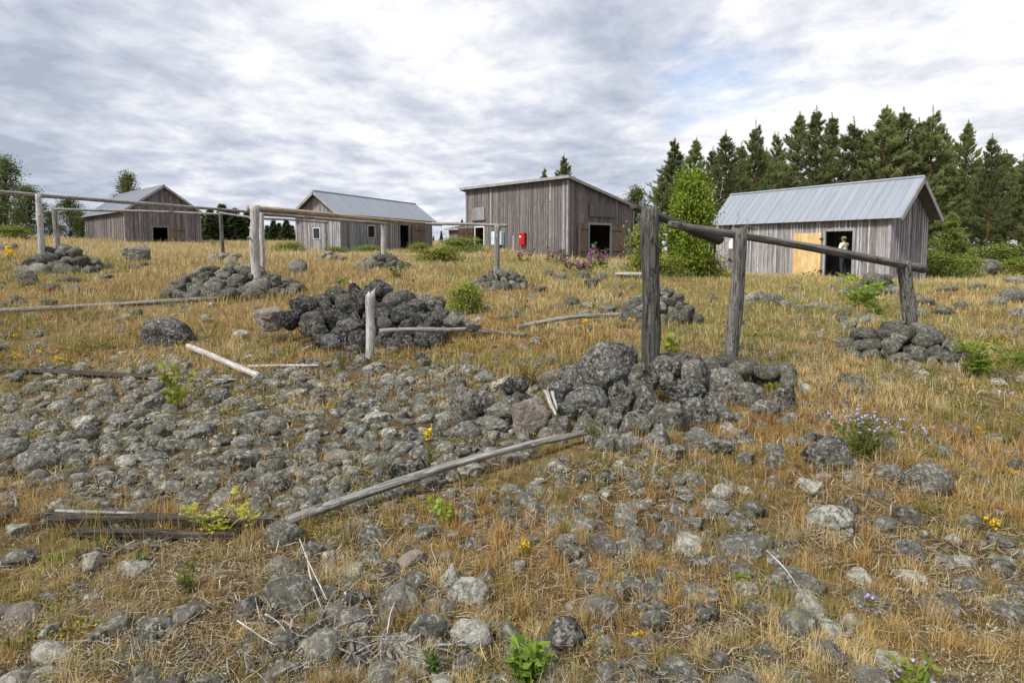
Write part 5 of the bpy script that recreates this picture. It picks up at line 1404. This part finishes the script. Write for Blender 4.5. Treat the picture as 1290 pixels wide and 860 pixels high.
def person():
    loc = s4.L2W((1.86, -.06, .03))
    # local: +Y is where the person faces
    r = empty('person', loc, R(32)); r.scale = (1.06, 1.06, 1.03)
    tag(r, 'person in pale lime shirt, olive cap and dark trousers, standing in the open shed doorway', 'person')
    # body: pelvis root, spine, head, arms with hands, legs with feet
    v = [(0, 0, .92, (.13, .10))]; e = []
    def ch(parent, pts):
        i = parent
        for p in pts:
            v.append(p); e.append((i, len(v) - 1)); i = len(v) - 1
        return i
    chest = ch(0, [(0, .0, 1.08, (.125, .095)), (0, .01, 1.25, (.145, .10)), (0, -.005, 1.38, (.11, .08))])
    neck = ch(chest, [(0, .005, 1.45, .05), (0, .02, 1.50, .062), (0, .025, 1.56, (.075, .088)), (0, .02, 1.625, (.07, .082)), (0, .01, 1.665, .04)])
    ch(neck - 2, [(0, .105, 1.555, .018), (0, .125, 1.545, .010)])      # nose
    for sx in (-1, 1):
        ch(neck - 2, [(sx * .078, .01, 1.555, .014)])                     # ear
        sh = ch(chest, [(sx * .17, -.005, 1.37, .058), (sx * .215, .03, 1.22, .045), (sx * .235, .03, 1.09, .040), (sx * .215, .13, .99, .034), (sx * .19, .22, .955, .026)])
        palm = ch(sh, [(sx * .18, .265, .945, (.034, .02))])
        for k in range(4):
            off = (k - 1.5) * .019
            ch(palm, [(sx * .178 + off, .305, .945 - abs(k - 1.4) * .003, .0095), (sx * .176 + off, .34 - abs(k - 1.3) * .006, .925, .0085), (sx * .175 + off, .35 - abs(k - 1.3) * .006, .90, .007)])
        ch(palm, [(sx * .15, .27, .955, .011), (sx * .135, .295, .945, .009)])
        ch(0, [(sx * .09, .0, .86, .088), (sx * .10, .015, .68, .072), (sx * .10, .02, .48, .055), (sx * .105, -.01, .30, .052), (sx * .11, -.02, .09, .036), (sx * .115, .05, .045, .036), (sx * .12, .15, .03, .03)])
    skin_obj('body', v, e, 'skin', r)
    # shirt
    v2 = [(0, 0, .93, (.165, .13)), (0, .0, 1.08, (.16, .125)), (0, .01, 1.25, (.178, .128)), (0, -.005, 1.38, (.13, .10)), (0, .0, 1.435, (.07, .065))]; e2 = [(0, 1), (1, 2), (2, 3), (3, 4)]
    for sx in (-1, 1):
        b = len(v2); v2 += [(sx * .175, -.005, 1.37, .078), (sx * .22, .03, 1.22, .066), (sx * .238, .03, 1.10, .058), (sx * .218, .12, 1.0, .05), (sx * .20, .18, .972, .045)]
        e2 += [(3, b), (b, b + 1), (b + 1, b + 2), (b + 2, b + 3), (b + 3, b + 4)]
    skin_obj('shirt', v2, e2, 'shirt', r)
    v3 = [(0, 0, .93, (.15, .12))]; e3 = []
    for sx in (-1, 1):
        b = len(v3); v3 += [(sx * .09, .0, .84, .108), (sx * .10, .015, .66, .09), (sx * .10, .02, .46, .075), (sx * .105, -.005, .28, .068), (sx * .11, -.01, .09, .062)]
        e3 += [(0, b), (b, b + 1), (b + 1, b + 2), (b + 2, b + 3), (b + 3, b + 4)]
    skin_obj('trousers', v3, e3, 'trousers', r)
    for sx in (-1, 1):
        skin_obj('shoe', [(sx * .112, -.05, .05, .045), (sx * .115, .05, .045, .047), (sx * .12, .165, .035, .036)], [(0, 1), (1, 2)], 'shoe', r)
    D, Fc = ICO[2]
    mb = MB(); V = D * (.093, .112, .10); V[:, 2] = np.maximum(V[:, 2], .0); mb.add(V + (0, .015, 1.59), Fc)
    a = np.linspace(-1.2, 1.2, 9); outer = np.stack([np.sin(a) * .098, .015 + .07 + np.cos(a) * .135, np.full(9, 1.588)], 1); inner = np.stack([np.sin(a) * .09, .015 + np.cos(a) * .10, np.full(9, 1.604)], 1)
    V = np.concatenate([outer, inner, outer + (0, 0, .008), inner + (0, 0, .008)]); i = np.arange(8)
    mb.add(V, [np.stack([i, i + 1, i + 10, i + 9], 1)[:, ::-1], np.stack([i + 18, i + 19, i + 28, i + 27], 1), np.stack([i, i + 1, i + 19, i + 18], 1)])
    mb.build('cap', M['cap'], r, True)
    mb = MB(); V = D * (.086, .098, .085); V[:, 2] = np.minimum(V[:, 2], .02); V[:, 1] = np.minimum(V[:, 1], .01); mb.add(V + (0, .012, 1.575), Fc); mb.build('hair', M['hair'], r, True)
person()

# ------------------------------------------------------------------ sky, light, camera
w = bpy.data.worlds.new('World'); scene.world = w; w.use_nodes = True
nt = w.node_tree; nt.nodes.clear()
out = nt.nodes.new('ShaderNodeOutputWorld'); bg = nt.nodes.new('ShaderNodeBackground')
SUN_EL, SUN_AZ = 50, -132      # azimuth measured from the view direction, minus = left
sky = nt.nodes.new('ShaderNodeTexSky'); sky.sky_type = 'NISHITA'; sky.sun_disc = False
sky.sun_elevation = R(SUN_EL); sky.sun_rotation = R(SUN_AZ); sky.air_density = 1.0; sky.dust_density = 1.0; sky.ozone_density = 1.5
tc = nt.nodes.new('ShaderNodeTexCoord')
sep = nt.nodes.new('ShaderNodeSeparateXYZ'); nt.links.new(tc.outputs['Generated'], sep.inputs[0])
zc = N(nt, 'Math', _operation='MAXIMUM'); nt.links.new(sep.outputs[2], zc.inputs[0]); zc.inputs[1].default_value = 0.0
za = N(nt, 'Math', _operation='ADD'); nt.links.new(zc.outputs[0], za.inputs[0]); za.inputs[1].default_value = .16
dv = N(nt, 'VectorMath', _operation='DIVIDE'); nt.links.new(tc.outputs['Generated'], dv.inputs[0])
cb = nt.nodes.new('ShaderNodeCombineXYZ'); nt.links.new(za.outputs[0], cb.inputs[0]); nt.links.new(za.outputs[0], cb.inputs[1]); cb.inputs[2].default_value = 1e6
nt.links.new(cb.outputs[0], dv.inputs[1])
mp = N(nt, 'Mapping', Scale=(.95, .85, 1), Rotation=(0, 0, R(24)), Location=(1.7, .4, 0)); nt.links.new(dv.outputs[0], mp.inputs[0])
C = mp.outputs[0]
n1 = noise(nt, C, 1.5, 9, .58, .12)
n2 = noise(nt, C, 3.4, 9, .62, .15)
n3 = noise(nt, C, .8, 5, .5, .1)
def msum(terms):
    acc = None
    for v, k in terms:
        m_ = N(nt, 'Math', _operation='MULTIPLY_ADD'); nt.links.new(v, m_.inputs[0]); m_.inputs[1].default_value = k
        if acc is not None: nt.links.new(acc, m_.inputs[2])
        else: m_.inputs[2].default_value = 0
        acc = m_.outputs[0]
    return acc
def patch(px, py, deg):
    """1 in the middle of a patch of sky, 0 at deg degrees from it"""
    d_ = ray(px, py); d_ = d_ / np.linalg.norm(d_)
    dt = N(nt, 'VectorMath', _operation='DOT_PRODUCT'); nt.links.new(tc.outputs['Generated'], dt.inputs[0]); dt.inputs[1].default_value = tuple(d_)
    mr = N(nt, 'MapRange', _interpolation_type='SMOOTHSTEP', _clamp=True); nt.links.new(dt.outputs['Value'], mr.inputs['Value'])
    mr.inputs['From Min'].default_value = math.cos(R(deg)); mr.inputs['From Max'].default_value = 1.0
    return mr.outputs[0]
# thick and thin cloud
cov = msum([(n1, 1.0), (n2, .45), (patch(622, 45, 4), -.17), (patch(870, 160, 9), -.10), (patch(1290, 15, 9), -.16), (patch(920, 120, 8), -.07), (patch(435, 42, 1.6), -.1), (patch(560, 285, 8), -.08), (patch(1040, 110, 5), -.05), (patch(1150, 95, 22), .05), (patch(300, 250, 26), .10)])
cover = ramp(nt, cov, [(.40, (.62, .62, .62)), (.60, (1, 1, 1))])
lum_ = msum([(n2, .85), (n3, .45), (n1, .42), (patch(450, 30, 24), .20), (patch(1120, 90, 26), .15), (patch(130, 190, 26), -.16), (patch(700, 180, 16), -.07), (patch(420, 190, 12), -.05), (patch(250, 280, 14), .10), (patch(60, 0, 16), .05)])
K = 4.15
lm = N(nt, 'Math', _operation='MULTIPLY'); nt.links.new(lum_, lm.inputs[0]); lm.inputs[1].default_value = .92
cl = ramp(nt, lm.outputs[0], [(.60, (.41, .46, .56)), (.77, (.60, .64, .74)), (.93, (.90, .91, .94)), (1.0, (.99, .99, .99))])
scl = N(nt, 'VectorMath', _operation='SCALE'); nt.links.new(cl, scl.inputs[0]); scl.inputs['Scale'].default_value = K; cl = scl.outputs[0]
skyc = mix(nt, 1.0, sky.outputs[0], (.85, .86, .88), 'MULTIPLY')
c = mix(nt, cover, skyc, cl)
nt.links.new(c, bg.inputs[0]); bg.inputs[1].default_value = .13
nt.links.new(bg.outputs[0], out.inputs[0])

sl_ = bpy.data.lights.new('sun', 'SUN'); sl_.energy = 2.6; sl_.angle = R(12); sl_.color = (1, .95, .87)
so = bpy.data.objects.new('sun', sl_); COL.objects.link(so)
d = Vector((math.sin(R(SUN_AZ)) * math.cos(R(SUN_EL)), math.cos(R(SUN_AZ)) * math.cos(R(SUN_EL)), math.sin(R(SUN_EL))))
so.rotation_euler = d.to_track_quat('Z', 'Y').to_euler(); so.location = (0, 0, 30)

cam = bpy.data.cameras.new('camera'); cam.sensor_width = 36; cam.lens = 36 * F / 1290; cam.shift_y = -(430 - CY) / 1290; cam.clip_start = .05; cam.clip_end = 5000
co = bpy.data.objects.new('camera', cam); COL.objects.link(co)
co.location = (0, 0, EYE); co.rotation_euler = (math.pi / 2 - TH, 0, 0); scene.camera = co

scene.view_settings.view_transform = 'Standard'; scene.view_settings.look = 'None'; scene.view_settings.exposure = 1.0; scene.view_settings.gamma = 1
scene.cycles.max_bounces = 6; scene.cycles.diffuse_bounces = 3; scene.cycles.transparent_max_bounces = 4
scene.cycles.use_denoising = True
print('objects', len(bpy.data.objects), 'stones', len(stones), 'keep', len(keep))
